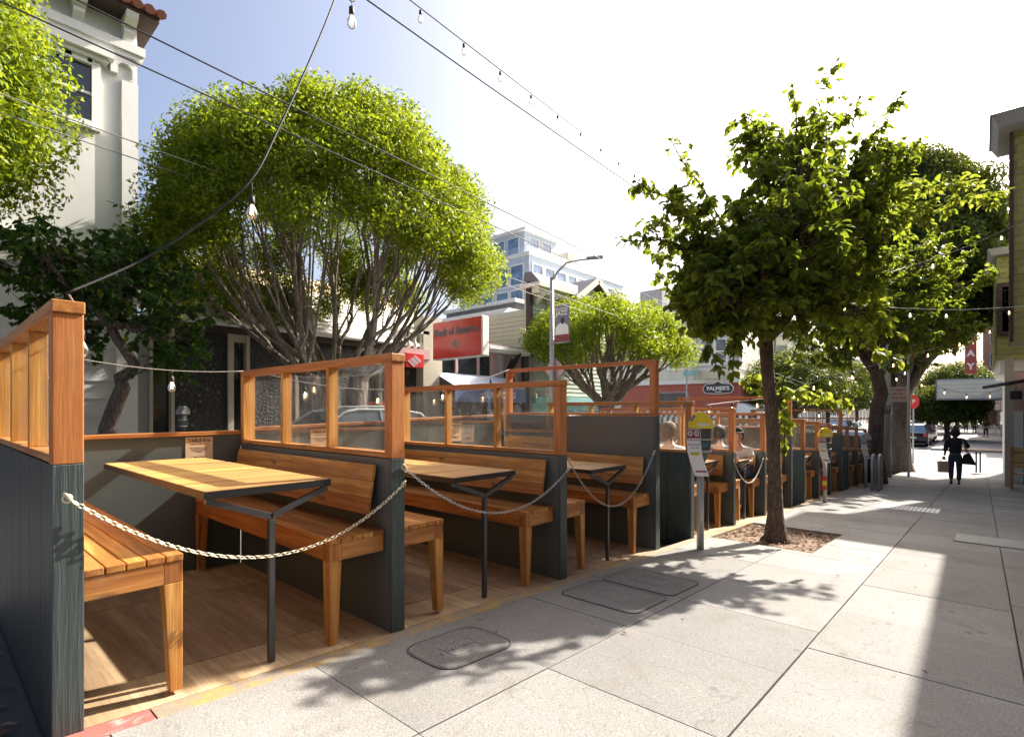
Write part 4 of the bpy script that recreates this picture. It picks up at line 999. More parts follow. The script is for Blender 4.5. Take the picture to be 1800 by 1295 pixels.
# bank frontage pieces
ya2, yb2 = PT(712, 600, FX).y, PT(735, 600, FX).y; ye = PT(757, 600, FX).y
MB().box(FX - .25, FX + .35, PT(690, 600, FX).y, ye - .3, 2.95, 3.30).build('balcony_slab', st_pink, t)
m = MB(); y = PT(688, 600, FX).y
while y < ye - .4: m.lathe([(.06, 0), (.10, .12), (.05, .3), (.08, .5), (.08, .55)], (FX + .2, y, 3.301), 8); y += .28
m.box(FX + .1, FX + .3, PT(680, 600, FX).y, ye - .3, 3.852, 3.97); m.build('balustrade', st_cream, t)
MB().box(FX - .25, FX + .30, yb2, ye + .3, -.9, 4.5).build('column', st_beige, t)
MB().box(FX - .24, FX - .1, ya2, yb2, -.9, 2.9).build('bank_window', darkglass, t)
# red-framed cash machine bay seen through the screens
y0, z0 = BX(640, 745); y1, z1 = BX(684, 706)
f = MB().box(FX - .02, FX + .03, y0, y1, z0, z1).build('cash_machine', redpaint, t)
MB().box(FX + .031, FX + .05, y0 + .12, y1 - .12, z0 + .05, z1 - .12).build('panel', paleglass, f)
m = MB(); 
for k in range(3): m.box(FX + .051, FX + .06, y0 + .2, y1 - .2, z0 + .12 + k * .17, z0 + .20 + k * .17)
m.build('slot', black, f)
def flag_mark(par, c, sz, axis):
    """slanted striped lozenge drawn as bars"""
    m1, m2 = MB(), MB()
    def pt(a, b, o): return (c[0] + a * sz, c[1] - o, c[2] + b * sz) if axis == 'y' else (c[0] + o, c[1] + a * sz, c[2] + b * sz)
    for k in range(5):
        o = -.36 + k * .18
        tgt = m1 if k % 2 else m2
        tgt.prism([(o * .9 - .45, o * .62 + .12), (o * .9 - .33, o * .62 + .20), (o * .9 + .30, o * .62 - .26), (o * .9 + .18, o * .62 - .34)], lambda a, b, q: pt(a, b, .004 + q * .012))
    m1.build('emblem_stripe', plain('sign_grey', (.35, .32, .36), .5) if 'sign_grey' not in MATS else MATS['sign_grey'], par); m2.build('emblem_stripe_light', plain('sign_pale', (.75, .45, .45), .5) if 'sign_pale' not in MATS else MATS['sign_pale'], par)
# small wall sign
t = thing('wall_sign', (FX + .36, PT(711, 620, FX).y, 0), 'small red bank sign with striped emblem under the balustrade', 'sign')
a = PT(711, 645, FX + .36); b = PT(743, 622, FX + .36); t.location = (FX + .36, a.y, a.z); L_ = b.y - a.y; Hh = b.z - a.z
MB().box(0, .08, 0, L_, 0, Hh).build('panel', redpaint, t, .02); flag_mark(t, (.08, L_ / 2, Hh / 2), .42, 'x')
# big projecting sign, faces up the street
s_sign = 11.9
p0 = PS(760, 633, s_sign); p1 = PS(847, 553, s_sign); pz0 = PS(847, 625, s_sign).z
t = thing('projecting_sign', (p0.x, s_sign, min(p0.z, pz0)), 'large red projecting bank sign reading Bank of America on the column across the street', 'sign')
w_, h_ = p1.x - p0.x, p1.z - t.location.z
m = MB(); m.box(0, w_, 0, .34, 0, h_); m.build('case', white, t, .05, 3)
m = MB(); m.box(.03, w_ - .03, -.012, .05, .03, h_ - .03); m.build('red_face', plain('sign_backlit_red', (.85, .075, .075), .22), t, .03, 3)  # face red brightened in place of sun shining through the acrylic
text('Bank of America', h_ * .28, plain('sign_letter', (.16, .17, .24), .5), t, (w_ / 2, -.02, h_ * .70), (math.pi / 2, 0, 0), 'lettering', .006, .010, sx=w_ / (h_ * .28 * 7.4) * .98)
flag_mark(t, (w_ / 2, -.012, h_ * .38), h_ * .24, 'y')

# --- awning shop
t = thing('awning_shop', (0, 0, 0), 'dusty pink shop with dark upper windows and a blue awning reading SUPERCUTS', 'shop')
y0 = ye + .3; y1 = PT(930, 600, FX).y
MB().box(-24, FX - .05, y0, y1, -1.3, 3.9).build('wall', st_pink, t)
_, zc = BX(880, 612); m = MB(); m.box(FX - .05, FX + .45, y0 + 2.4, y1 - .2, 3.62, 3.76); m.box(FX - .05, FX + .28, y0 + 2.4, y1 - .2, 3.52, 3.6195); m.build('white_fascia', white, t)
MB().box(FX - .05, FX + .0, y0 + .2, PT(860, 600, FX).y, 2.25, 3.35).build('upper_window', darkglass, t)
for u in (770, 800, 838, 862): yy = PT(u, 640, FX).y; MB().box(FX + .001, FX + .06, yy, yy + .1, 2.25, 3.35).build('window_post', st_pink, t)
MB().box(FX - .05, FX + .02, y0 + .1, PT(872, 600, FX).y, -.9, 1.75).build('shop_window', darkglass, t)
for u in (758, 805, 858): yy = PT(u, 700, FX).y; MB().box(FX + .021, FX + .09, yy, yy + .1, -.9, 2.2).build('shop_post', st_grey, t)
for u in (875, 900, 918, 927): yy = PT(u, 640, FX).y; MB().box(FX - .04, FX + .14, yy, yy + .22, -.9, 3.5).build('pier', st_dark if u in (918,) else st_grey, t)
m = MB(); a = PT(880, 680, FX + .1); b = PT(908, 622, FX + .1); m.bar((FX + .16, a.y, a.z), (FX + .16, b.y, b.z), .05, .42, (1, 0, 0)); m.build('slanted_pebble_panel', pebble, t)
# awning
ax1 = FX + 1.15; s0_, s1_ = PT(763, 660, FX).y, PT(888, 660, FX).y
a = PT(764, 654, FX + .0); zt_ = a.z; q0 = PT(795, 677, ax1); q1 = PT(795, 700, ax1); za_, zb_ = q0.z, q1.z - .12
f = MB(); f.add([(FX, s0_, zt_), (ax1, s0_, za_), (ax1, s1_, za_), (FX, s1_, zt_), (FX, s0_, zt_ - .03), (ax1, s0_, za_ - .03), (ax1, s1_, za_ - .03), (FX, s1_, zt_ - .03)], [(0, 1, 2, 3), (7, 6, 5, 4), (0, 4, 5, 1), (2, 6, 7, 3), (3, 7, 4, 0), (1, 5, 6, 2)])
ao = f.build('awning', blueawn_top, t)
MB().box(ax1 - .02, ax1 + .01, s0_, s1_, zb_, za_ - .031).build('valance', blueawn, ao)
MB().prism([(FX, zt_ - .031), (ax1 - .021, za_ - .031), (ax1 - .021, zb_), (FX, zb_)], lambda a, b, k: (a, s0_ + .02 * k, b)).build('awning_side', MATS['dark_render'], ao)
text('SUPERCUTS', .34, white, ao, (ax1 + .016, (s0_ + s1_) / 2 + .4, (zb_ + za_) / 2 - .02), (math.pi / 2, 0, math.pi / 2), 'lettering', .004, .006)
# alloy wheels displayed
for (u, v) in ((848, 722), (908, 722)):
    c = PT(u, v, FX + .2); r_ = .33
    w_ = thing('display_wheel', c, 'spoked alloy wheel %s' % ('left of the white post seen in the dark shop window' if u < 900 else 'right of the white post beside the grey pier'), 'wheel', 'wheels shown at the dark shop front')
    m = MB(); m.tube([(0, r_ * math.cos(x), r_ * math.sin(x)) for x in [k * math.pi / 12 for k in range(25)]], .05, 8, False); m.build('tyre', black, w_)
    m = MB(); m.tube([(0.03, .8 * r_ * math.cos(x), .8 * r_ * math.sin(x)) for x in [k * math.pi / 12 for k in range(25)]], .015, 6, False)
    for k in range(5):
        for dd in (-.12, .12):
            x = k * 1.2566 + .3; m.bar((.03, .05 * math.cos(x), .05 * math.sin(x)), (.035, .8 * r_ * math.cos(x + dd), .8 * r_ * math.sin(x + dd)), .02, .03, (1, 0, 0))
    m.build('rim', galv, w_)
# --- green victorian with gable
t = thing('gabled_house', (0, 0, 0), 'sage and beige clapboard house with bracketed eaves, a small gable and a teal shop below', 'house')
yh0, yh1 = y1 + .02, PT(1075, 600, FX).y
MB().box(-26, FX, yh0, yh1, 1.6, 5.7).build('wall', st_green, t); MB().box(FX - .3, FX, yh0, yh1, 5.701, 6.6).build('front_parapet', st_green, t)
m = MB(); zz = 1.6
while zz < 5.55: m.hexa([(-26, yh0 - .07, zz), (FX - .02, yh0 - .07, zz), (FX - .02, yh0 - .0, zz), (-26, yh0 - .0, zz)], [(-26, yh0 - .03, zz + .197), (FX - .02, yh0 - .03, zz + .197), (FX - .02, yh0 - .0, zz + .197), (-26, yh0 - .0, zz + .197)]); zz += .2
m.build('side_siding', st_olive, t)
m = MB(); zz = 1.62
while zz < 6.3: m.hexa([(FX, yh0, zz), (FX + .05, yh0, zz), (FX + .05, yh1, zz), (FX, yh1, zz)], [(FX, yh0, zz + .2), (FX + .015, yh0, zz + .2), (FX + .015, yh1, zz + .2), (FX, yh1, zz + .2)]); zz += .203
m.build('front_siding', st_green, t)
m = MB(); m.box(FX - .1, FX + .12, yh0 - .12, yh0 + .12, 1.6, 6.9); m.box(FX - .1, FX + .12, yh1 - .12, yh1 + .12, 1.6, 6.6); m.build('corner_board', st_brown, t)
m = MB(); m.box(FX - .4, FX + .75, yh0 - .2, yh1 + .3, 6.601, 6.78); m.box(FX - .1, FX + .55, yh0, yh1, 6.35, 6.6); y = yh0 + .3
while y < yh1 - .2: m.prism([(0, 5.95), (.12, 5.95), (.5, 6.25), (.5, 6.349), (0, 6.349)], lambda a, b, k: (FX + .05 + a, y + .14 * k, b)); y += .95
m.build('bracketed_cornice', st_cream, t)
m = MB(); m.hexa([(FX - .3, yh0 - .1, 6.781), (FX + .7, yh0 - .1, 6.781), (FX + .7, yh1 + .3, 6.781), (FX - .3, yh1 + .3, 6.781)], [(FX - .3, yh0 + .0, 7.35), (FX + .1, yh0 + .0, 7.35), (FX + .1, yh1 + .0, 7.35), (FX - .3, yh1, 7.35)]); m.build('roof', roofsh, t)
MB().hexa([(-26, yh0 + .3, 5.7), (FX - 2, yh0 + .3, 5.7), (FX - 2, yh1, 5.7), (-26, yh1, 5.7)], [(-26, yh0 + 1.5, 6.3), (FX - 2.6, yh0 + 1.5, 6.3), (FX - 2.6, yh1, 6.3), (-26, yh1, 6.3)]).build('rear_roof', slate, t)
# gable dormer
gp = PT(1052, 489, FX + .95); gl = PT(1018, 526, FX + .95); gc = gp.y; g0 = gl.y - .1; g1 = 2 * gc - g0; gz0 = gl.z; gzt = gp.z - .15
m = MB(); m.prism([(g0 + .3, gz0), (gc, gzt - .3), (g1 - .3, gz0)], lambda a, b, k: (FX + .62 - 2.0 * (1 - k), a, b)); m.build('gable', st_green, t)
m = MB(); 
for (ya_, yb_) in ((g0 - .1, gc), (g1 + .1, gc)): m.add([(FX + .95, ya_, gz0 - .05), (FX + .95, yb_, gzt), (FX - 1.6, yb_, gzt), (FX - 1.6, ya_, gz0 - .05), (FX + .95, ya_, gz0 + .12), (FX + .95, yb_, gzt + .17), (FX - 1.6, yb_, gzt + .17), (FX - 1.6, ya_, gz0 + .12)], [(0, 1, 2, 3), (4, 7, 6, 5), (0, 4, 5, 1), (3, 2, 6, 7), (0, 3, 7, 4)])
m.build('gable_roof', roofsh, t)
m = MB()
for (ya_, yb_) in ((g0 - .1, gc), (g1 + .1, gc)): m.bar((FX + .98, ya_, gz0), (FX + .98, yb_, gzt + .05), .05, .28, (0, 0, 1))
m.build('barge_board', st_cream, t)
win_x(t, FX + .05, yh0 + 1.3, yh0 + 2.3, 3.4, 5.2, darkglass, st_cream, .12, .06); win_x(t, FX + .05, yh0 + 3.6, yh0 + 4.6, 3.4, 5.2, darkglass, st_cream, .12, .06)
m = MB(); m.box(-26, FX + .02, yh0, yh1, -1.6, 1.6); m.build('shopfront', st_teal, t)
MB().box(FX + .021, FX + .35, yh0, yh1, 1.45, 1.75).build('shop_cornice', st_teal, t)
for k in range(3): a_ = yh0 + 2.1 + k * 1.6; MB().box(FX + .021, FX + .04, a_, a_ + 1.35, -.4, 1.1).build('shop_window', paleglass, t)
MB().box(FX + .021, FX + .04, yh0 + .5, yh0 + 1.4, -1.5, .9).build('door', st_brown, t)

# --- glazed apartment block behind
c = P(930, 447, 62.5)
t = thing('glass_apartment_block', (c.x, c.y, 0), 'tall pale apartment block with blue windows and a terrace penthouse behind the houses', 'building')
zr = c.z
MB().box(-12, 0, 0, 22, -2, zr).build('wall', st_blue, t)
for fl in range(6):
    zt2 = zr - 1.0 - fl * 3.0; 
    if zt2 - 2 < 2: break
    for k in range(9):
        y0_ = .6 + k * 2.4; win_x(t, 0, y0_, y0_ + 1.85, zt2 - 2.3, zt2, blueglass, white, .15, .12, False)
    for k in range(4): x0_ = -1.6 - k * 2.4 - 1.2; win_y(t, 0, x0_, x0_ + 1.9, zt2 - 2.3, zt2, blueglass, white, .15, .12, False)
m = MB(); m.box(-12.2, .25, -.25, 22.2, zr, zr + .35); m.build('roof_edge', white, t)
MB().box(-11, -2.0, 1.5, 8, zr + .351, zr + 3.6).build('penthouse', MATS['pale_blue_render'], t)
for k in range(3): win_y(t, 1.5, -9.5 + k * 2.4, -7.7 + k * 2.4, zr + .9, zr + 3.0, blueglass, white, .1, .1, False)
for k in range(2): win_x(t, -2.0, 2.4 + k * 2.6, 4.2 + k * 2.6, zr + .9, zr + 3.0, blueglass, white, .1, .1, False)
m = MB(); m.box(-11.4, -1.4, 1.0, 8.4, zr + 3.601, zr + 3.9); m.build('penthouse_roof', white, t); m = MB(); m.box(-.6, -.5, .2, 14, zr + .351, zr + 1.3); m.box(-11, -.6, .2, .3, zr + .351, zr + 1.3); m.build('terrace_glass', glass, t)
MB().box(-4.5, -1.2, 9.5, 11, zr + .351, zr + 2.6).build('chimney', st_beige, t)
g = np.random.default_rng(5); v = leaf_cloud([(-1.5, 10 + k * .7, zr + 1.0) for k in range(7)], [.7] * 7, [70] * 7, .3, 6); leaf_mesh('terrace_planting', v, leaf_ficus, t)
c = P(1125, 515, 90); t = thing('distant_tower', (c.x, c.y, 0), 'distant dark rooftop tower on a pale block behind the round clipped tree', 'building')
MB().box(0, 4, 0, 4, -2, c.z + .2).build('tower', st_grey, t); MB().box(-2, 14, 4.01, 12, -2, c.z - 2.6).build('wall', st_blue, t)
for k in range(4): win_y(t, 4.01, .4 + 4 + k * 2.2, 1.9 + 4 + k * 2.2, c.z - 5.2, c.z - 3.4, blueglass, white, .1, .1, False)
for (u0, v0, Y_, w_, d_, mt, lab) in [(905, 531, 36, 7, 5, slate, 'grey roofed block between the big tree and the gabled house'), (700, 560, 40, 9, 7, st_cream, 'cream building glimpsed behind the large clipped ficus')]:
    c = P(u0, v0, Y_); t = thing('back_building', (c.x, c.y, 0), lab, 'building'); MB().box(-w_, 0, 0, d_, -2, c.z).build('wall', mt, t); MB().box(-w_ - .2, .2, -.2, d_ + .2, c.z, c.z + .25).build('parapet', white, t)
    for k in range(3): win_y(t, 0, -w_ + 1 + k * 2.6, -w_ + 2.3 + k * 2.6, c.z - 2.4, c.z - .9, blueglass, white, .1, .08, False)

# --- corner victorian across the cross street
yc_ = 47.2; gx = -15.4
t = thing('corner_victorian', (0, 0, 0), 'pale corner building with round bay, red ground floor and striped awning across the side street', 'building')
zg_ = gz(47); z1f = zg_ + 5.0
MB().box(-46, gx - 1.0, yc_, yc_ + 13, z1f + .35, zg_ + 11.6).build('wall', st_cream, t)
MB().box(-46, gx - .2, yc_ - .1, yc_ + 13, zg_ - .3, z1f).build('ground_floor', st_red, t)
MB().box(-46.2, gx + .25, yc_ - .5, yc_ + 13, z1f, z1f + .345).build('belt_course', white, t)
MB().box(-46.2, gx - .6, yc_ - .5, yc_ + 13, zg_ + 11.6, zg_ + 12.0).build('cornice', white, t)
tc = (gx - 2.4, yc_ + .9)
m = MB(); m.lathe([(2.15, z1f + .346), (2.15, zg_ + 6.0), (2.3, zg_ + 6.05), (2.3, zg_ + 6.3), (2.05, zg_ + 6.32), (2.05, zg_ + 9.0), (2.35, zg_ + 9.1), (2.35, zg_ + 9.35), (2.15, zg_ + 9.4), (2.15, zg_ + 10.1), (2.7, zg_ + 10.3), (2.7, zg_ + 10.6), (2.2, zg_ + 10.7), (2.2, zg_ + 11.5), (2.5, zg_ + 11.6), (2.4, zg_ + 12.1), (.2, zg_ + 12.6)], (tc[0], tc[1], 0), 32)
rb = m.build('round_bay', st_cream, t)
for k in range(5):
    a = -2.35 + k * .62; M = Matrix.Translation((tc[0], tc[1], 0)) @ Matrix.Rotation(a, 4, 'Z')
    f = MB().box(2.0, 2.14, -.52, .52, zg_ + 6.55, zg_ + 8.85).xf(M).build('window', white, rb); MB().box(2.141, 2.15, -.4, .4, zg_ + 6.7, zg_ + 8.7).xf(M).build('pane', paleglass, f); MB().box(2.151, 2.17, -.4, .4, zg_ + 7.65, zg_ + 7.75).xf(M).build('sash_rail', white, f)
m = MB()
for k in range(40): a = k * 2 * math.pi / 40; m.box(-.08, .08, -.08, .08, 0, .2).v; M = Matrix.Translation((tc[0] + 2.32 * math.cos(a), tc[1] + 2.32 * math.sin(a), zg_ + 9.95)) @ Matrix.Rotation(a, 4, 'Z'); n0 = len(m.v) - 8; m.v[n0:] = [tuple(M @ Vector(p)) for p in m.v[n0:]]
m.build('dentils', white, rb)
for x in (-22, -26.5, -31, -36): win_y(t, yc_, x, x + 1.3, zg_ + 6.5, zg_ + 8.7, paleglass, white, .2, .12)
win_y(t, yc_ - .1, -23.2, -20.2, zg_ + 2.6, zg_ + 4.2, darkglass, st_grey, .12, .06, False); win_y(t, yc_ - .1, -28.5, -27.2, zg_ + 2.9, zg_ + 4.2, paleglass, white, .1, .06, False); win_y(t, yc_ - .1, -34, -32.4, zg_ + 2.2, zg_ + 4.0, darkglass, st_grey, .1, .06, False)
MB().box(gx - .19, gx - .12, yc_ + .8, yc_ + 5, zg_ + .6, zg_ + 3.0).build('shop_window', darkglass, t)
# striped awnings
m1, m2 = MB(), MB()
for k in range(26):
    x0 = -24.5 + k * .28; mm = m1 if k % 2 else m2
    mm.hexa([(x0, yc_ - 1.3, zg_ + 1.9), (x0 + .28, yc_ - 1.3, zg_ + 1.9), (x0 + .28, yc_ - .11, zg_ + 2.5), (x0, yc_ - .11, zg_ + 2.5)], [(x0, yc_ - 1.3, zg_ + 1.93), (x0 + .28, yc_ - 1.3, zg_ + 1.93), (x0 + .28, yc_ - .11, zg_ + 2.56), (x0, yc_ - .11, zg_ + 2.56)])
    mm.box(x0, x0 + .28, yc_ - 1.31, yc_ - 1.28, zg_ + 1.4, zg_ + 1.9)
ao = m1.build('striped_awning', white, t); m2.build('dark_stripes', black, ao)
m1, m2 = MB(), MB()
for k in range(22):
    y0_ = yc_ - 1.2 + k * .3; mm = m1 if k % 2 else m2
    mm.box(gx + 1.8, gx + 1.83, y0_, y0_ + .3, zg_ + 1.3, zg_ + 2.4)
for k in range(8): x0 = gx - .1 + k * .24; (m1 if k % 2 else m2).box(x0, x0 + .24, yc_ - 1.22, yc_ - 1.2, zg_ + 1.3, zg_ + 2.4)
ao = m1.build('corner_awning', white, t); m2.build('dark_stripes', black, ao); MB().hexa([(gx - .1, yc_ - 1.22, zg_ + 2.401), (gx + 1.84, yc_ - 1.22, zg_ + 2.401), (gx + 1.84, yc_ + 5.4, zg_ + 2.401), (gx - .1, yc_ + 5.4, zg_ + 2.401)], [(gx - .1, yc_ - .9, zg_ + 3.2), (gx + .1, yc_ - .9, zg_ + 3.2), (gx + .1, yc_ + 5.2, zg_ + 3.2), (gx - .1, yc_ + 5.2, zg_ + 3.2)]).build('awning_top', white, ao)
c = PS(1262, 683, 45.5)
t = thing('hanging_sign', (c.x, 45.5, c.z), 'dark rounded sign reading PALMERS TAVERN on the corner of the red ground floor', 'sign')
m = MB(); 
pts = [(1.05, -.35), (1.25, -.1), (1.25, .12), (1.0, .38), (.35, .42), (0, .62), (-.35, .42), (-1.0, .38), (-1.25, .12), (-1.25, -.1), (-1.05, -.35), (0, -.42)]
m.prism(pts, lambda a, b, k: (a, .12 * k, b)); m.build('panel', ink, t, .02)
m = MB(); m.tube([(a * 1.02, -.02, b * 1.04) for a, b in pts + pts[:1]], .03, 5, False); m.build('rim', white, t)
text("PALMER'S", .46, white, t, (0, -.02, .02), (math.pi / 2, 0, 0), 'lettering', .01, .012); text('TAVERN', .16, white, t, (0, -.02, -.28), (math.pi / 2, 0, 0), 'lettering', .01, .003)

# --- houses along the far block, left side
rr = random.Random(8); y = 60.3; i = 0
labs = ['first', 'second', 'third', 'fourth', 'fifth', 'sixth', 'seventh']
while y < 125:
    wd = rr.uniform(7.5, 9.5); hh = rr.uniform(9.5, 12.5); mt = [st_olive, st_white, st_cream, st_blue, st_cream, st_pink, st_white][i % 7]
    t = thing('row_house', (0, 0, 0), 'tall bay-windowed row house, %s beyond the corner building on the left side' % labs[i % 7], 'house', 'row houses far down the left side of the street')
    z = gz(40); MB().box(-27, -16.2, y, y + wd - .1, z - .2, z + hh).build('wall', mt, t)
    for q in (.8, wd / 2 + .5):
        for fl in range(3):
            z0 = z + .6 + fl * 3.2
            if z0 + 2 > z + hh - .8: continue
            if fl: MB().prism([(-16.2, y + q - .3), (-15.4, y + q + .3), (-15.4, y + q + 2.0), (-16.2, y + q + 2.6)], lambda a, b, k: (a, b, z0 - .5 + 3.0 * k)).build('bay', mt, t)
            win_x(t, -15.4 if fl else -16.2, y + q + .55, y + q + 1.75, z0 + .1, z0 + 1.9, blueglass if i % 2 else darkglass, white, .14, .08)
    MB().box(-27.2, -15.3, y - .05, y + wd - .05, z + hh, z + hh + .4).build('cornice', white, t)
    y += wd; i += 1

# --- right side: near building out of the picture that shades the pavement, and the shingled corner
t = thing('shingled_corner_building', (0, 0, 0), 'green shingled building with deep grey eaves, bay windows and brown trim at the right edge', 'building')
m = MB(); m.box(1.05, 10, -14, 18.0, -1.4, 5.0); m.build('near_wall', st_beige, t)
m = MB(); m.box(2.15, 10, -14, 18.0, 5.0, 8.8); m.build('sky_block_step', st_beige, t); m = MB(); m.box(3.25, 10, -14, 18.0, 8.8, 12.6); m.build('sky_block_top', st_beige, t)  # unseen stepped storeys added to block skylight and deepen the pavement shade
ea, sa = .62, 19.3
m = MB(); m.box(1.06, 10, 18.1, 30.4, -1.8, 2.0); m.build('ground_storey', st_brown, t)
m = MB()
def shingles(mb, face, a0, a1, z0, z1, at, st=.2, wv=.24):
    r_ = random.Random(3); z = z0; row = 0
    while z < z1 - .01:
        a = a0 - (row % 2) * wv / 2
        while a < a1:
            b = min(a + wv * r_.uniform(.85, 1.1), a1); lo = max(a, a0)
            if b - lo > .02:
                h_ = min(st, z1 - z); dz = r_.uniform(0, .012)
                if face == 'x': mb.hexa([(at, lo + .004, z - dz), (at - .028, lo + .004, z - dz), (at - .028, b - .004, z - dz), (at, b - .004, z - dz)][::-1], [(at, lo + .004, z + h_), (at - .008, lo + .004, z + h_), (at - .008, b - .004, z + h_), (at, b - .004, z + h_)][::-1])
                else: mb.hexa([(lo + .004, at - .028, z - dz), (b - .004, at - .028, z - dz), (b - .004, at, z - dz), (lo + .004, at, z - dz)], [(lo + .004, at - .008, z + h_), (b - .004, at - .008, z + h_), (b - .004, at, z + h_), (lo + .004, at, z + h_)])
            a = b
        z += st; row += 1
zs0, zs1 = PS(1790, 600, sa).z, PS(1779, 292, sa).z + .9
wx = PS(1779, 300, sa).x; MB().box(wx + .002, 3.5, sa + .03, 20.9, zs0, zs1).build('upper_wall', st_olive, t)
shingles(m, 'y', wx, 3.4, zs0, zs1, sa + .03); shingles(m, 'x', sa + .03, 20.9, zs0, zs1, wx); m.build('shingles', shingle, t)
m = MB(); m.box(wx - .05, wx + .03, sa - .03, sa + .10, zs0, zs1); m.build('corner_board', st_brown, t)
e0 = PS(1745, 285, sa - .6); 
m = MB(); m.hexa([(e0.x + .12, sa - .55, zs1 + .001), (4, sa - .55, zs1 + .001), (4, 21.0, zs1 + .001), (e0.x + .12, 21.0, zs1 + .001)], [(e0.x - .02, sa - .7, zs1 + .30), (4, sa - .7, zs1 + .30), (4, 21.1, zs1 + .30), (e0.x - .02, 21.1, zs1 + .30)]); m.build('eaves', st_grey, t)
MB().hexa([(e0.x - .06, sa - .75, zs1 + .301), (4, sa - .75, zs1 + .301), (4, 21.2, zs1 + .301), (e0.x - .06, 21.2, zs1 + .301)], [(e0.x + .4, sa - .3, zs1 + .42), (4, sa - .3, zs1 + .5), (4, 20.8, zs1 + .5), (e0.x + .4, 20.8, zs1 + .42)]).build('roof', slate, t)
# lower second bay beyond
s2 = 22.6; xb = PS(1752, 520, s2).x; zb0, zb1 = PS(1757, 632, s2).z, PS(1745, 452, s2).z
MB().box(xb, 3, s2 + .03, 30.3, zb0, zb1).build('bay_wall', st_olive, t)
m = MB(); shingles(m, 'y', xb - .0, 3, zb0, zb1, s2 + .03, .17, .2); shingles(m, 'x', s2 + .03, 30.3, zb0, zb1, xb - .002, .17, .3); m.build('bay_shingles', shingle, t)
m = MB(); m.hexa([(xb - .12, s2 - .25, zb1 + .001), (3, s2 - .25, zb1 + .001), (3, 30.5, zb1 + .001), (xb - .12, 30.5, zb1 + .001)], [(xb - .22, s2 - .35, zb1 + .2), (3, s2 - .35, zb1 + .2), (3, 30.6, zb1 + .2), (xb - .22, 30.6, zb1 + .2)]); m.build('bay_eaves', st_grey, t)
wz0, wz1 = PS(1765, 583, s2).z, PS(1765, 505, s2).z
f = win_y(t, s2, PS(1762, 540, s2).x, PS(1793, 540, s2).x + .1, wz0, wz1, darkglass, st_brown, .12, .05); 
MB().box(xb + .02, 2.5, s2 - .012, s2 + .0, wz0 - .05, wz1 + .15).build('brown_panel', st_brown, t)
m = MB(); zc0 = (wz0 + wz1) / 2
for k in range(9): x_ = PS(1760, 500, s2).x + k * .085; m.tube([(x_, s2 - .28, zc0 - .1), (x_, s2 - .34, zc0 + .55)], .008, 4)
for zz in (-.1, .2, .55): m.tube([(xb, s2 - .02, zc0 + zz), (xb + .0, s2 - .3, zc0 + zz), (xb + 1.4, s2 - .32, zc0 + zz)], .012, 5)
m.build('iron_window_guard', black, t)
zc_ = zb0 - .001
m = MB(); m.box(xb + .08, 3, s2 + .2, 30.3, zc_ - .35, zc_); m.build('pale_storefront_band', white, t)
MB().box(xb + .3, 3, s2 + 2.2, 30.2, gz(26) - .3, zc_ - .351).build('storefront', st_white, t)
c0 = PS(1774, 700, s2 - .8)
MB().box(c0.x - .10, c0.x + .10, s2 - .9, s2 - .7, gz(22), zc_ - .002).build('corner_post', st_beige, t)
m = MB(); m.box(c0.x + .12, c0.x + .62, s2 + .0, s2 + .05, PS(1780, 722, s2).z, PS(1780, 655, s2).z); m.build('notice_board', st_pink, t)
# cafe terrace bits at the right edge
pb = PS(1786, 822, s2 - 2.2)
t = thing('timber_barrier', (pb.x, s2 - 2.2, gz(s2 - 2.2)), 'brown timber screen panel of the cafe terrace at the right edge', 'screen panel')
zt_ = PS(1786, 786, s2 - 2.2).z - gz(s2 - 2.2); zb_ = max(.3, pb.z - gz(s2 - 2.2)); m = MB()
for k in range(6): m.box(-.12, 1.4, 0, .03, zb_ + (zt_ - zb_) * k / 6 + .004, zb_ + (zt_ - zb_) * (k + 1) / 6 - .004)
m.build('boards', pine[0], t); m = MB(); m.box(-.12, -.06, -.03, 0, 0, zt_ + .03); m.box(1.2, 1.26, -.03, 0, 0, zt_ + .03); m.build('post', cedar[2], t)
cp_ = ground_p = P(1796, 852, 15.2)
t = thing('cafe_chair', (cp_.x, cp_.y, gz(cp_.y)), 'metal-framed cafe chair with wooden seat at the right edge of the sidewalk', 'chair')
m = MB()
for sx_ in (-.2, .2):
    m.tube([(sx_, -.24, 0), (sx_ * .9, -.18, .43), (sx_ * .9, -.2, .62), (sx_ * .9, .1, .65)], .014, 6); m.tube([(sx_, .26, 0), (sx_ * .9, .18, .43), (sx_ * .85, .26, .85)], .014, 6)
m.build('frame', galv, t); MB().box(-.2, .2, -.2, .2, .432, .452).build('seat', cedar[1], t, .01)
m = MB(); m.bar((-.18, .245, .78), (.18, .245, .78), .018, .14); m.build('backrest', cedar[0], t, .008)
# awning boom with lamp
a_ = P(1729, 681, 16.5); b_ = P(1830, 664, 15.0)
t = thing('patio_boom', a_, 'black patio awning boom with a hooded lamp under it at the right edge', 'awning arm')
m = MB(); m.tube([(0, 0, 0), b_ - a_], .055, 8); m.build('boom', blacksteel, t)
l_ = P(1786, 694, 15.7) - a_; m = MB(); m.box(l_.x - .13, l_.x + .13, l_.y - .1, l_.y + .1, l_.z - .13, l_.z + .12); m.build('lamp', blacksteel, t, .03)
m = MB(); m.tube([l_ + Vector((0, 0, .1)), l_ + Vector((0, 0, .28))], .01, 5); m.build('hanger', blacksteel, t)
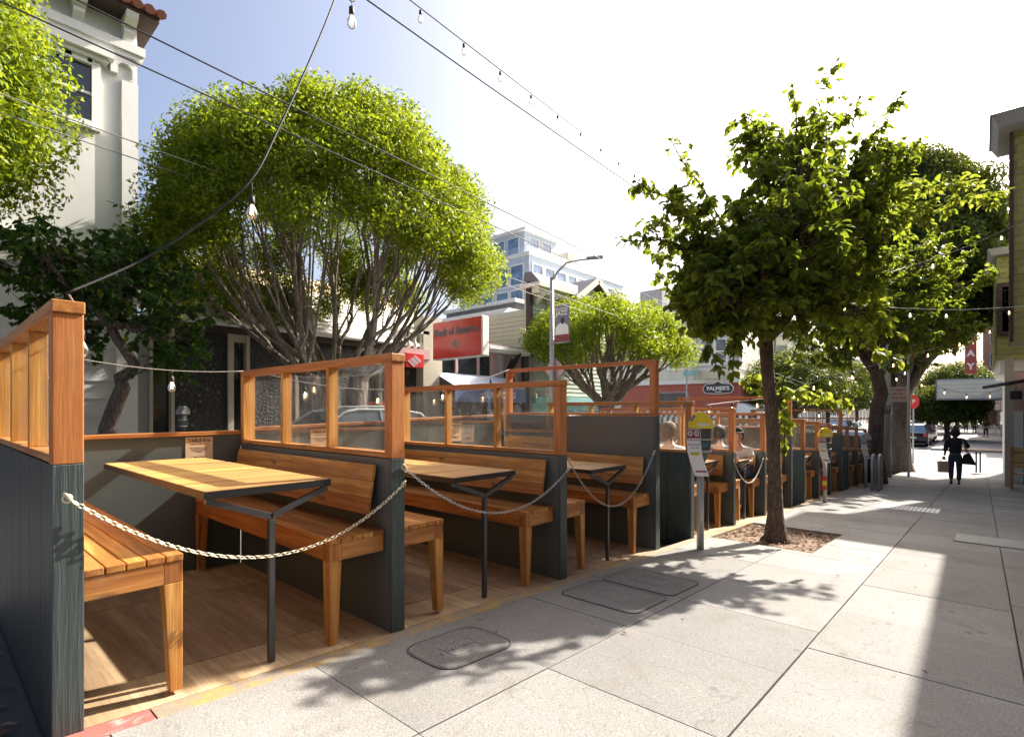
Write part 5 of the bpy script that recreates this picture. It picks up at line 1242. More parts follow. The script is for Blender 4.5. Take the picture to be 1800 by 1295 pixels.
# two slim stanchions by the kerb
for k, (u, lab) in enumerate(((1716, 'left of the pair of thin black stanchions at the end of the sidewalk'), (1723, 'right of the pair of thin black stanchions at the end of the sidewalk'))):
    p_ = P(u, 822, 21.8); t = thing('stanchion', (p_.x, p_.y, gz(p_.y)), lab, 'stanchion', 'thin stanchions')
    MB().tube([(0, 0, 0), (0, 0, .95)], .028, 8).build('pole', black, t); MB().lathe([(.2, 0), (.2, .02), (.03, .05)], seg=16).build('base', galv, t)

# --- right side beyond the cross street
z_ = gz(50)
t = thing('white_shopfront', (0, 0, 0), 'white plaster shop at the far right corner beyond the cross street', 'shop')
MB().box(1.7, 12, 47.5, 57.5, z_, z_ + 4.6).build('wall', st_white, t); MB().box(1.5, 12, 47.3, 57.6, z_ + 4.6, z_ + 5.0).build('cornice', white, t)
for k in range(3): win_x  # facade on -x side below
for k in range(3): MB().box(1.66, 1.7, 48.6 + k * 2.9, 50.6 + k * 2.9, z_ + .4, z_ + 2.8).build('window', darkglass, t)
win_y(t, 47.5, 2.2, 5.0, z_ + .5, z_ + 2.8, paleglass, white, .12, .05, False)
t = thing('theatre', (0, 0, 0), 'grey theatre building carrying the marquee and red blade sign', 'theatre')
MB().box(1.4, 14, 57.7, 69, z_, z_ + 11).build('wall', st_grey, t)
for k in range(4): MB().box(1.35, 1.4, 58.5 + k * 2.4, 60.2 + k * 2.4, z_ + .1, z_ + 2.6).build('door', darkglass, t)
t = thing('marquee', (0, 58, 0), 'white theatre marquee board jutting over the sidewalk beyond the cross street', 'marquee')
q0, q1 = PS(1645, 703, 58), PS(1731, 664, 58)
MB().box(q0.x, 1.35, 0, 5, q0.z, q1.z).build('box', st_grey, t); MB().box(q0.x + .1, 1.3, -.03, 0, q0.z + .15, q1.z - .1).build('letter_board', st_cream, t)
m = MB()
for k in range(5): zz = q0.z + .3 + k * .32; m.box(q0.x + .1, 1.3, -.045, -.031, zz, zz + .03)
m.build('letter_rail', grey, t)
q0, q1 = PS(1696, 657, 59), PS(1717, 560, 59)
t = thing('blade_sign', (q0.x, 59, q0.z), 'tall red vertical theatre sign reading CLAY above the marquee', 'sign')
w_, h_ = q1.x - q0.x, q1.z - q0.z
MB().box(0, w_, 0, .5, 0, h_).build('case', plain('sign_red', (.36, .055, .045), .5), t)
for k, ch in enumerate('YALC'): text(ch, w_ * .92, white, t, (w_ / 2, -.02, h_ * (.13 + k * .24)), (math.pi / 2, 0, 0), 'letter', .01, .03)
rr = random.Random(18); y = 69.2; i = 0
while y < 120:
    wd = rr.uniform(8, 11); hh = rr.uniform(5, 10); mt = [st_red, st_cream, st_grey, st_pink, st_white][i % 5]
    t = thing('shop_building', (0, 0, 0), 'shop building, %s past the theatre on the right side' % labs[i % 7], 'building', 'buildings past the theatre')
    MB().box(1.5, 14, y, y + wd - .1, z_, z_ + hh).build('wall', mt, t); MB().box(1.3, 14, y, y + wd - .1, z_ + hh, z_ + hh + .35).build('cornice', white, t)
    for k in range(3):
        MB().box(1.46, 1.5, y + .6 + k * 2.6, y + 2.4 + k * 2.6, z_ + .4, z_ + 2.6).build('shop_window', darkglass, t)
        if hh > 6: MB().box(1.46, 1.5, y + .9 + k * 2.6, y + 2.1 + k * 2.6, z_ + 4.4, z_ + 6).build('window', blueglass, t)
    y += wd; i += 1
t = thing('closing_block', (0, 0, 0), 'brick-brown building rising behind the blade sign at the far right', 'building')
MB().box(0.2, 16, 121, 132, z_, z_ + 22).build('wall', stucco('brown_brick', (.28, .14, .10)), t); MB().box(0.0, 16, 120.8, 132, z_ + 22, z_ + 22.6).build('cornice', st_grey, t)
for k in range(4):
    for q in range(4): win_y(t, 121, 1.2 + k * 3, 2.6 + k * 3, z_ + 6 + q * 4, z_ + 8.2 + q * 4, darkglass, st_grey, .15, .1, False)
t = thing('hill_block', (0, 0, 0), 'pale hazy apartment building closing the street in the distance', 'building')
MB().box(-24, -3, 165, 180, z_ - 1, z_ + 9).build('wall', st_blue, t); MB().box(-24.3, -2.7, 164.7, 180, z_ + 9, z_ + 9.6).build('cornice', white, t)
for k in range(7):
    for q in range(2): win_y(t, 165, -22.5 + k * 2.8, -21.0 + k * 2.8, z_ + 2.6 + q * 3.3, z_ + 4.6 + q * 3.3, paleglass, white, .15, .1, False)

# ------------------------------------------------------------------ lamp post, poles, signs
c = PT(970, 700, -11.95)
t = thing('street_lamp', (c.x, c.y, gz(c.y)), 'tall grey street lamp with curved arm and a FILLMORE JAZZ banner across the street', 'street lamp')
g_ = gz(c.y); zt_ = PT(968, 487, -11.95).z - g_; tip = P(1036, 455, c.y * .7482 + 11.95 * .6637 - .2); tip = tip - Vector((c.x, c.y, g_))
MB().tube([(0, 0, 0), (0, 0, 1.0), (0, 0, zt_)], [.13, .105, .07], 12).build('pole', galv, t)
m = MB(); k0 = Vector((0, 0, zt_ - .15)); m.tube([k0, k0 + Vector((tip.x * .15, tip.y * .15, .35)), k0 + Vector((tip.x * .4, tip.y * .4, .68)), k0 + Vector((tip.x * .75, tip.y * .75, tip.z - zt_ + .12)), tip], [.045, .04, .035, .03, .03], 8)
m.build('arm', galv, t)
d_ = Vector((tip.x, tip.y, 0)).normalized(); m = MB(); m.bar(tip - d_ * .12 + Vector((0, 0, .02)), tip + d_ * .5 + Vector((0, 0, .05)), .22, .09); m.build('lamp_head', grey, t, .03)
bz1, bz0 = PT(990, 545, -11.95).z - g_, PT(990, 606, -11.95).z - g_
bn_ = MB().box(.12, .80, -.006, .006, bz0, bz1).build('banner', plain('banner_grey', (.20, .20, .24), .7), t)
hb = bz1 - bz0
text('FILLMORE', .13, white, bn_, (.46, -.009, bz1 - .11), (math.pi / 2, 0, 0), 'lettering', .003, .003); text('JAZZ', .22, white, bn_, (.46, -.016, bz1 - .27), (math.pi / 2, 0, 0), 'lettering', .003, .008, sx=1.05)
MB().prism([(.16, bz0 + .28), (.18, bz0 + .54), (.30, bz0 + .66), (.44, bz0 + .72), (.60, bz0 + .68), (.74, bz0 + .58), (.77, bz0 + .28)], lambda a, b, k: (a, -.0065 - .003 * k, b)).build('white_figure_print', white, bn_)
MB().prism([(.50 + .09 * math.cos(x), bz0 + .78 + .13 * math.sin(x)) for x in [k * .5236 for k in range(12)]], lambda a, b, k: (a, -.010 - .003 * k, b)).build('head_print', ink, bn_)
MB().box(.125, .795, -.014, -.0065, bz0 + .02, bz0 + .27).build('maroon_print_band', MATS['maroon_print'], bn_)
m = MB(); m.tube([(0, 0, bz1 + .02), (.82, 0, bz1 + .02)], .018, 6); m.tube([(0, 0, bz0 - .02), (.82, 0, bz0 - .02)], .018, 6); m.build('banner_bracket', galv, t)
dz = PT(979, 650, -11.95).z - g_; dm = MB(); dm.prism([(-.46, dz), (0.03, dz + .46), (.52, dz), (.03, dz - .46)], lambda a, b, k: (a, .13 + .01 * k, b)); dm.build('diamond_sign', plain('sign_back_pink', (.62, .40, .40), .5), t)
# street name pole at the corner
c = PS(1207, 730, 45.4); t = thing('street_name_post', (c.x, c.y, gz(45)), 'thin pole with a small teal street name sign in front of the red corner building', 'sign post')
h1 = PS(1207, 598, 45.4).z - gz(45); MB().tube([(0, 0, 0), (0, 0, h1)], .08, 8).build('pole', galv, t); zz = PS(1212, 656, 45.4).z - gz(45); MB().box(-.25, .95, -.12, -.09, zz - .2, zz + .2).build('name_plate', st_teal, t, .02); text('Pine', .26, white, t, (.35, -.125, zz), (math.pi / 2, 0, 0), 'lettering', .004)
# utility pole right with the no-parking board
c = Vector((-2.52, 22.4, gz(22.4))); t = thing('utility_pole', c, 'grey painted utility pole between the two dark trunks at the end of the parklet', 'pole')
MB().tube([(0, 0, 0), (0, 0, 2.2), (0, 0, 4.6)], [.21, .19, .17], 14).build('pole', galv, t); MB().tube([(0, 0, 2.201), (0, 0, 2.5)], .215, 14).build('band', paleglass, t)
c = P(1597, 800, 19); c = Vector((c.x, c.y, gz(c.y))); t = thing('sign_post', c, 'slim sign post with a pale NO PARKING board before the thick trunk', 'sign post')
p0, p1 = P(1563, 706, 18.9) - c, P(1594, 680, 18.9) - c
ang = math.atan2(p1.y - p0.y, p1.x - p0.x)
tp = P(1597, 610, 19).z - c.z; MB().tube([(0, 0, 0), (0, 0, tp)], .04, 8).build('post', galv, t)
wb = (Vector((p1.x, p1.y, 0)) - Vector((p0.x, p0.y, 0))).length; M = Matrix.Translation((p0.x, p0.y, 0)) @ Matrix.Rotation(ang, 4, 'Z')
MB().box(0, wb, -.015, .015, p0.z, p1.z).xf(M).build('board', plain('sign_faded', (.62, .47, .43), .5), t, .01)
for k, (tx_, sz) in enumerate((('NO PARKING', .095), ('8am - 8pm', .085), ('MON WED FRI SAT', .07))):
    ps = M @ Vector((wb / 2, -.018, p1.z - .10 - k * .145)); text(tx_, sz, MATS['maroon_print'], t, ps, (math.pi / 2, 0, ang), 'lettering', .002, .001)
c = P(1605, 800, 26); c = Vector((c.x, c.y, gz(c.y))); rs = P(1604, 706, 26) - c; t = thing('round_sign_post', c, 'small red octagonal sign on a thin post behind the thick trunk', 'sign post')
MB().tube([(0, 0, 0), (0, 0, rs.z + .4)], .035, 8).build('post', galv, t)
M = Matrix.Translation((rs.x, rs.y, rs.z)) @ Matrix.Rotation(YAW, 4, 'Z')
MB().prism([(.30 * math.cos(x + .3927), .36 * math.sin(x + .3927)) for x in [k * .7854 for k in range(8)]], lambda a, b, k: (a, -.05 - .02 * k, b)).xf(M).build('red_plate', redpaint, t); o_ = text('P', .3, white, t, M @ Vector((0, -.075, 0)), (math.pi / 2, 0, YAW), 'lettering', .003, .006)

# ------------------------------------------------------------------ wires and string lights
def cable(name, pts, rad, label, cat, m_, group=None, n_=18, sag=0):
    pts = [Vector(p) for p in pts]; t = thing(name, pts[0], label, cat, group); out = []
    if len(pts) == 2:
        for i in range(n_ + 1): u = i / n_; p = pts[0].lerp(pts[1], u); p.z -= 4 * sag * u * (1 - u); out.append(p - pts[0])
    else:
        for i in range(len(pts) - 1):
            a, b = pts[i], pts[i + 1]; p_, q_ = pts[max(i - 1, 0)], pts[min(i + 2, len(pts) - 1)]
            for k in range(6):
                u = k / 6; out.append(.5 * ((2 * a) + (b - p_) * u + (2 * p_ - 5 * a + 4 * b - q_) * u * u + (3 * a - p_ - 3 * b + q_) * u ** 3) - pts[0])
        out.append(pts[-1] - pts[0])
    MB().tube(out, rad, 6).build('cable', m_, t)
    return t, out
for i, (x, s_, lab) in enumerate([(-7.25, 7.5, 'overhead trolley wire, right wire of the nearer pair above the road'), (-7.95, 5.1, 'overhead trolley wire, left wire of the nearer pair above the road'), (-10.25, 4, 'overhead trolley wire, right wire of the farther pair above the road'), (-10.9, 4.5, 'overhead trolley wire, left wire of the farther pair above the road')]):
    a = Vector((x, -6, 5.6 + .0531 * 6)); b = Vector((x, 60, 5.6 - .0531 * 60)); cable('trolley_wire', [a, b], .010, lab, 'wire', rope_grey if i > 1 else MATS['black_rubber'], 'trolley wires over the road', 30)

BULB = None
def bulb_meshes():
    sk = MB().lathe([(.009, .0), (.016, -.004), (.017, -.045), (.013, -.052)], seg=12).mesh('socket'); sk.materials.append(black)
    gl = MB().lathe([(.0125, -.050), (.014, -.060), (.024, -.078), (.030, -.098), (.0285, -.118), (.018, -.134), (.006, -.139)], seg=16).mesh('bulb'); gl.materials.append(bulbglass)
    fm = MB()
    for k in range(4):
        a = k * math.pi / 2; c_, s_ = math.cos(a) * .007, math.sin(a) * .007; fm.tube([(c_, s_, -.066), (c_ * 1.2, s_ * 1.2, -.112)], .0012, 5)
    fm.tube([(0, 0, -.052), (0, 0, -.075)], .004, 6); fm = fm.mesh('filament'); fm.materials.append(filament)
    return sk, gl, fm
BK, BG, BF = bulb_meshes()
def add_bulb(par, p, sc=1.0, drop=.03, tilt=0):
    """socket on a short lead with a glass bulb and its filament (thing > socket > bulb, filament)"""
    p = Vector(p); 
    for me, nm in ((BK, 'socket'),):
        o = bpy.data.objects.new('socket', me); COL.objects.link(o); o.parent = par; o.location = p - Vector((0, 0, drop)); o.scale = (sc,) * 3; o.rotation_euler = (tilt, 0, 0)
    b = bpy.data.objects.new('bulb', BG); COL.objects.link(b); b.parent = o; f = bpy.data.objects.new('filament', BF); COL.objects.link(f); f.parent = o
    if drop > .02: MB().tube([p, p + Vector((.004, .0, -drop * .5)), p - Vector((0, 0, drop))], .0022, 5).build('lead', black, par)
SLG = 'string lights over the parklet'
# heavy near cable from the first post up over the camera's left
c0 = Vector((-2.50, .365, 1.575))
t, out = cable('string_lights', [c0, P(240, 462, 2.15), P(345, 398, 2.30), P(440, 318, 2.42), P(490, 225, 2.55), P(545, 105, 2.72), P(588, 0, 2.9), P(640, -150, 3.2), P(700, -330, 3.6)], .0048, 'thick black cable with one hanging bulb rising from the nearest post to the top edge', 'string lights', MATS['black_rubber'], SLG)
add_bulb(t, P(441, 322, 2.42) - c0 + Vector((.01, 0, 0)), .78, .06)
# cable inside the first screen
t, out = cable('string_lights', [c0 + Vector((-.02, .01, 0)), Vector((-2.62, .43, 1.50)), Vector((-2.85, .44, 1.455)), Vector((-3.2, .44, 1.47)), Vector((-3.6, .44, 1.42)), Vector((-4.1, .44, 1.46)), Vector((-4.5, .41, 1.53))], .004, 'cable with small bulbs sagging along the nearest timber screen', 'string lights', rope_grey, SLG)
for p in ((-2.64, .43, 1.495), (-3.02, .44, 1.45), (-3.62, .44, 1.42), (-4.2, .44, 1.45)): add_bulb(t, Vector(p) - c0 - Vector((-.02, .01, 0)), .8, .03)
# back-rail strings bay by bay
for i, (a, b, us, lab) in enumerate([((TB + .06, .42, 1.545), (TB + .06, 1.78, 1.465), (.62,), 'thin cord with one bulb along the back of the nearest booth'), ((TB + .06, 1.86, 1.465), (TB + .06, 3.36, 1.37), (.30, .78), 'thin cord with two bulbs behind the second glazed screen'), ((TB + .06, 3.44, 1.37), (TB + .06, 4.98, 1.66), (.3, .8), 'thin cord with bulbs rising to the tall partition')]):
    t, out = cable('string_lights', [a, b], .0035, lab, 'string lights', rope_grey, SLG, sag=.06)
    for u in us: add_bulb(t, out[int(u * 18)], .85, .04)
# far strings above the trees from the top edge
a = Vector((-3.906, 3.12, 4.886)); d = Vector((-.0483, .5977, .0217))
t, out = cable('string_lights', [a - d * 2, a + d * 17], .0055, 'high string of clear bulbs running from the top edge toward the slender tree', 'string lights', MATS['black_rubber'], SLG, sag=.0)
for k in range(-1, 17): add_bulb(t, d * (k + 2), .85, .02)
cable('overhead_cable', [P(600, -30, 4.9), P(645, 0, 5.0), P(900, 180, 6.6), P(1160, 360, 9.6), P(1240, 415, 11.2)], .008, 'plain black overhead cable below the high bulb string', 'cable', MATS['black_rubber'])
t, out = cable('string_lights', [P(560, -120, 3.3), P(600, -40, 3.35), P(617, 2, 3.4), P(640, -20, 3.5), P(700, -120, 3.8)], .0048, 'sagging cable with a bulb dipping in at the top edge', 'string lights', MATS['black_rubber'], SLG)
add_bulb(t, P(618, 4, 3.4) - P(560, -120, 3.3), 1.0, .03)
# strings over the sidewalk at right
def px_string(pl, nb, rad, lab, m_=rope_grey, sc=1.0, drop=.03):
    t, out = cable('string_lights', [P(*q) for q in pl], rad, lab, 'string lights', m_, SLG)
    for k in range(nb): add_bulb(t, out[int((k + .5) / nb * (len(out) - 1))], sc, drop)
px_string([(1474, 527, 9), (1520, 537, 9.6), (1600, 542, 10.5), (1700, 544, 11.8), (1830, 536, 13.4)], 5, .009, 'cord coloured sunlit white with bulbs crossing over the sidewalk at right', white, 1.2)  # white colour stands for sunlight on the cable
px_string([(1380, 545, 8), (1530, 490, 9.5), (1640, 455, 10.6), (1720, 425, 11.5), (1830, 375, 13)], 3, .008, 'dark cable with bulbs slanting up to the shingled building', MATS['black_rubber'], 1.4)
px_string([(1470, 660, 13), (1570, 632, 14.5), (1660, 606, 16), (1740, 575, 17.4), (1830, 530, 19)], 6, .009, 'cord with bulbs slanting past the thick trunk to the brown bay', rope_grey, 1.5)
px_string([(1390, 690, 12), (1440, 668, 14), (1500, 655, 16), (1560, 640, 18), (1600, 652, 20)], 7, .008, 'cord with small glowing bulbs strung above the farthest booths', rope_grey, 1.5)
px_string([(1560, 655, 19), (1620, 670, 20), (1680, 688, 21), (1740, 690, 21.5), (1820, 660, 22)], 6, .01, 'low sagging cord with bulbs below the theatre marquee', MATS['black_rubber'], 1.5)
px_string([(1240, 712, 10), (1300, 705, 11.5), (1390, 700, 14), (1440, 722, 16), (1520, 705, 19)], 7, .007, 'cord with bulbs along the street side of the middle booths', rope_grey, 1.4)

# ------------------------------------------------------------------ vehicles
def car(loc, rz, paint, label, kind='wagon', grp='cars parked or waiting on the street', lights=True):
    t = thing('parked_car', loc, label, 'car', grp, rz)
    L, W, Hh = (4.5, 1.78, 1.5) if kind == 'wagon' else ((4.6, 1.86, 1.72) if kind == 'suv' else (4.5, 1.78, 1.42))
    z0 = .22; belt = Hh * .60; h = L / 2
    if kind == 'wagon': prof = [(-h, z0 + .12), (-h + .02, .62), (-h + .12, belt), (h * .42, belt + .02), (h * .9, belt - .16), (h, belt - .36), (h, z0 + .1), (h * .8, z0), (-h * .85, z0)]; roof = [(-h + .25, belt), (-h + .62, Hh - .10), (-h + 1.2, Hh), (h * .02, Hh), (h * .16, Hh - .05), (h * .55, belt + .01)]
    elif kind == 'suv': prof = [(-h, z0 + .15), (-h, .8), (-h + .06, belt), (h * .45, belt + .03), (h * .92, belt - .10), (h, belt - .35), (h, z0 + .15), (h * .8, z0 + .05), (-h * .85, z0 + .05)]; roof = [(-h + .1, belt), (-h + .3, Hh - .08), (-h + .8, Hh), (h * .05, Hh), (h * .18, Hh - .05), (h * .5, belt + .01)]
    else: prof = [(-h, z0 + .15), (-h + .02, .7), (-h + .12, belt + .02), (-h + .7, belt + .03), (h * .42, belt + .0), (h * .9, belt - .14), (h, belt - .33), (h, z0 + .1), (h * .8, z0), (-h * .85, z0)]; roof = [(-h + .65, belt), (-h + 1.2, Hh - .06), (-h + 1.7, Hh), (h * .05, Hh), (h * .18, Hh - .06), (h * .52, belt + .01)]
    m = MB(); n_ = len(prof); xs = [(-W / 2, .93), (-W / 2 + .0, 1.0), (-W / 2 + .12, 1.0)]
    for x, sx_ in ((-W / 2 + .03, .985), (-W / 2 + .0, .97), (W / 2, .97), (W / 2 - .03, .985)): pass
    m.prism(prof, lambda a, b, k: ((-W / 2 if k == 0 else W / 2), a, b)); body = m.build('body', paint, t, .10, 3)
    tw = W / 2 - .22; bw = W / 2 - .04
    rp = roof; m = MB(); lo = [(bw, *p) if i in (0, len(rp) - 1) else (tw + (bw - tw) * (Hh - p[1]) / (Hh - belt), *p) for i, p in enumerate(rp)]
    vs = [(-a, b, c) for a, b, c in lo] + [(a, b, c) for a, b, c in lo]; k_ = len(rp)
    m.add(vs, [tuple(range(k_)), tuple(range(k_, 2 * k_))[::-1]] + [(i, k_ + i, k_ + i + 1, i + 1) for i in range(k_ - 1)] + [(0, k_ - 1, 2 * k_ - 1, k_)]); m.build('cabin_glass', carglass, t, .03, 2)
    m = MB(); ys = [p[0] for p in rp]; zr_ = Hh
    m.hexa([(-tw - .02, rp[2][0] - .15, zr_ - .03), (tw + .02, rp[2][0] - .15, zr_ - .03), (tw + .02, rp[3][0] + .1, zr_ - .03), (-tw - .02, rp[3][0] + .1, zr_ - .03)], [(-tw + .02, rp[2][0] - .1, zr_ + .025), (tw - .02, rp[2][0] - .1, zr_ + .025), (tw - .02, rp[3][0] + .05, zr_ + .025), (-tw + .02, rp[3][0] + .05, zr_ + .025)])
    for s in (-1, 1):
        def q(i, f=1.0): p = rp[i]; x_ = bw if i in (0, len(rp) - 1) else tw + (bw - tw) * (Hh - p[1]) / (Hh - belt); return Vector((s * (x_ + .006), p[0], p[1]))
        for a_, b_ in ((0, 1), (1, 2), (2, 3), (3, 4), (4, 5)): m.bar(q(a_), q(b_), .05, .07, (s, 0, 0))
        ym = (rp[2][0] + rp[3][0]) / 2; m.bar((s * (bw + .0), ym - .02, belt), (s * (tw + .02), ym, Hh - .02), .03, .08, (s, 0, 0))
    m.build('roof', paint, t, .02)
    if kind != 'sedan':
        m = MB()
        for s in (-1, 1): m.tube([(s * (tw - .05), rp[2][0], Hh + .03), (s * (tw - .05), rp[2][0] + .1, Hh + .07), (s * (tw - .05), rp[3][0] - .1, Hh + .07), (s * (tw - .05), rp[3][0], Hh + .03)], .016, 6)
        m.build('roof_rail', galv, t)
    for sy_ in (-h * .62, h * .62):
        for s in (-1, 1):
            wv = thing('wheel', (0, 0, 0), None, None); wv.parent = t; wv.location = (s * (W / 2 - .10), sy_, .33); wv.name = 'wheel'
            m = MB(); m.tube([(-.1 * 1, 0, 0), (.1, 0, 0)], .33, 22); m.build('tyre', black, wv, .02)
            m = MB(); m.tube([(s * .10, 0, 0), (s * .112, 0, 0)], .21, 18); m.build('rim', galv, wv, .01)
    for s in (-1, 1):
        m = MB(); m.box(s * (W / 2 - .38), s * (W / 2 - .06), h - .10, h + .008, belt - .33, belt - .18); m.build('headlight', paleglass, t, .02)
        m = MB(); m.box(s * (W / 2 - .26), s * (W / 2 - .04), -h - .008, -h + .1, belt - .26, belt - .05); m.build('tail_light', redpaint, t, .02)
        m = MB(); m.ell((s * (W / 2 + .09), h * .40, belt + .08), (.09, .06, .07), 10, 6); m.build('door_mirror', paint, t)
    MB().box(-.26, .26, -h - .02, -h - .005, .62, .75).build('number_plate', white, t)
    return t
cs = plain('silver_car_paint', (.70, .72, .75), .2, .35); cb = plain('black_car_paint', (.02, .022, .025), .15, .2); cw = plain('white_car_paint', (.75, .76, .78), .2, .1); cr_ = plain('red_car_paint', (.30, .03, .03), .2, .2); cbl = plain('blue_car_paint', (.05, .09, .16), .2, .3)
c_ = PT(580, 735, -10.5)
car((-10.6, c_.y + .35, gz(c_.y) - .03), math.pi, cs, 'silver station wagon with roof rails parked across the street by the big tree', 'wagon')
car((-10.6, 13.2, gz(13.2) - .13), math.pi, cb, 'black parked suv behind the third glazed screen', 'suv')
car((-10.6, 26.0, gz(26) - .13), math.pi, cw, 'white sedan parked beyond the round clipped tree', 'sedan')
far = [(-3.9, 52, cb, 'suv', 'black suv parked by the far right sidewalk just past the side street'), (-4.0, 57.5, cr_, 'sedan', 'dark red car behind the black suv on the right side of the street'), (-4.1, 63, cw, 'suv', 'white suv third along the far right kerb'), (-10.6, 55, cw, 'sedan', 'white car nearest on the far left kerb past the side street'), (-10.6, 61, cbl, 'suv', 'dark blue suv on the far left kerb'),
       (-10.6, 67.5, cs, 'sedan', 'silver sedan third on the far left kerb'), (-8.6, 74, cw, 'suv', 'white suv driving toward the camera far down the road'), (-6.2, 41, cw, 'sedan', 'pale sedan waiting in the side street crossing'), (-5.8, 82, cs, 'wagon', 'silver wagon driving away far down the road'), (-12.5, 36.5, cbl, 'sedan', 'blue sedan crossing in the side street')]
for (x, y, pt_, kd, lab) in far: car((x, y, gz(y) - .13), 0 if x > -8 else math.pi, pt_, lab, kd) if x != -12.5 else car((x, y, gz(y) - .13), math.pi / 2, pt_, lab, kd)

# ------------------------------------------------------------------ people
skin_l = plain('skin_light', (.62, .38, .27), .5); skin_d = plain('skin_dark', (.16, .085, .055), .5)
cloth_black = painted('black_knit', (.018, .018, .020), .9, None, .2, .3); denim = painted('dark_denim', (.035, .045, .075), .9, None, .3, .3); cloth_white = painted('white_cotton', (.72, .70, .68), .9, None, .1, .2)
cloth_blue = painted('blue_cotton', (.12, .17, .28), .9, None, .2, .2); hair_dark = painted('dark_hair', (.018, .012, .010), .6, 2, .3, .5); hair_blond = painted('blonde_hair', (.26, .18, .10), .7, 2, .5, 1.0); cloth_grey = painted('grey_cotton', (.2, .2, .2), .9, None, .2, .2)
def skinned(name, chains, m_, parent, sub=1, extra=None):
    """one surface grown over connected joints: chains is a list of lists of (x, y, z, r); equal points join"""
    vs, rs, es, key = [], [], [], {}
    def vid(p):
        k = (round(p[0], 4), round(p[1], 4), round(p[2], 4))
        if k not in key: key[k] = len(vs); vs.append(p[:3]); rs.append(p[3])
        return key[k]
    for c in chains:
        ids = [vid(p) for p in c]
        for a, b in zip(ids[:-1], ids[1:]): es.append((a, b))
    me = bpy.data.meshes.new(name); me.from_pydata(vs, es, []); o = bpy.data.objects.new(name, me); COL.objects.link(o)
    sk = o.modifiers.new('skin', 'SKIN'); sk.use_smooth_shade = True
    for i, sv in enumerate(me.skin_vertices[0].data):
        r_ = rs[i]; sv.radius = r_ if hasattr(r_, '__len__') else (r_, r_); sv.use_root = (i == 0)
    o.modifiers.new('sub', 'SUBSURF').levels = sub; o.modifiers['sub'].render_levels = sub
    bpy.context.view_layer.update()
    nm = bpy.data.meshes.new_from_object(o.evaluated_get(bpy.context.evaluated_depsgraph_get())); bpy.data.objects.remove(o)
    nm.name = name; nm.materials.clear(); nm.materials.append(m_)
    if extra:
        bmm = bmesh.new(); bmm.from_mesh(nm); bmm.from_mesh(extra); bmm.to_mesh(nm); bmm.free()
    for p in nm.polygons: p.use_smooth = True
    r = bpy.data.objects.new(name, nm); COL.objects.link(r); r.parent = parent; return r
def head_mesh(c, s=1.0, face=(0, 1)):
    """skull, nose, ears, eyes and mouth ridges; face gives the looking direction"""
    m = MB(); cx, cy, cz = c; m.ell((0, 0, .02), (.074 * s, .092 * s, .112 * s), 18, 12); m.ell((0, .028 * s, -.05 * s), (.055 * s, .06 * s, .065 * s), 14, 8)
    m.ell((0, .095 * s, -.005), (.013 * s, .020 * s, .026 * s), 8, 6); 
    for e in (-1, 1): m.ell((e * .076 * s, -.005, .0), (.010 * s, .02 * s, .032 * s), 8, 6); m.ell((e * .03 * s, .083 * s, .022 * s), (.012 * s, .008 * s, .007 * s), 8, 5)
    m.ell((0, .085 * s, -.05 * s), (.024 * s, .010 * s, .008 * s), 8, 5)
    a = math.atan2(-face[0], face[1]); M = Matrix.Translation(c) @ Matrix.Rotation(a, 4, 'Z'); m.xf(M); return m.mesh('h')
def hand_chains(w, d, s=1.0, side=1):
    """palm from the wrist w along d, four curled fingers and a thumb"""
    w = Vector(w); d = Vector(d).normalized(); sd = d.cross(Vector((0, 1, 0)));
    if sd.length < .2: sd = d.cross(Vector((1, 0, 0)))
    sd.normalize(); nn = sd.cross(d); out = []
    for k, L in enumerate((.9, 1.0, .95, .75)):
        b = w + d * .075 * s + sd * (k - 1.5) * .019 * s; t1 = b + d * .035 * L * s + nn * .008; t2 = t1 + d * .022 * L * s + nn * .016; 
        out.append([(*w, .024 * s), (*b, .0105 * s), (*t1, .009 * s), (*t2, .0075 * s)])
    th = w + d * .03 * s - sd * .03 * s; out.append([(*w, .024 * s), (*th, .011 * s), (*(th + d * .035 * s - sd * .012 + nn * .012), .0085 * s)])
    return out
def joinmesh(ms):
    b = bmesh.new()
    for x in ms: b.from_mesh(x)
    r = bpy.data.meshes.new('j'); b.to_mesh(r); b.free(); return r
def limb_hand_mesh(w, d, s=1.0):
    o = skinned('tmp', hand_chains(w, d, s), skin_l, None); me = o.data; bpy.data.objects.remove(o); return me

def strands(m, c, r, back, n_=70, drop=.0, seed=1):
    g = random.Random(seed); bk = Vector((back[0], back[1], 0)).normalized(); sd = Vector((-bk.y, bk.x, 0))
    for i in range(n_):
        a = g.uniform(-1.9, 1.9); d = bk * math.cos(a) + sd * math.sin(a); pts = []
        for k in range(6):
            e = 1.45 - k * (2.1 + g.uniform(-.1, .25)) / 5; q = Vector((d.x * math.cos(e) * r[0], d.y * math.cos(e) * r[1], math.sin(e) * r[2])) * g.uniform(1.0, 1.07); q.z -= drop * k / 5; pts.append(Vector(c) + q)
        m.tube(pts, [.004, .007, .008, .007, .006, .003], 4)
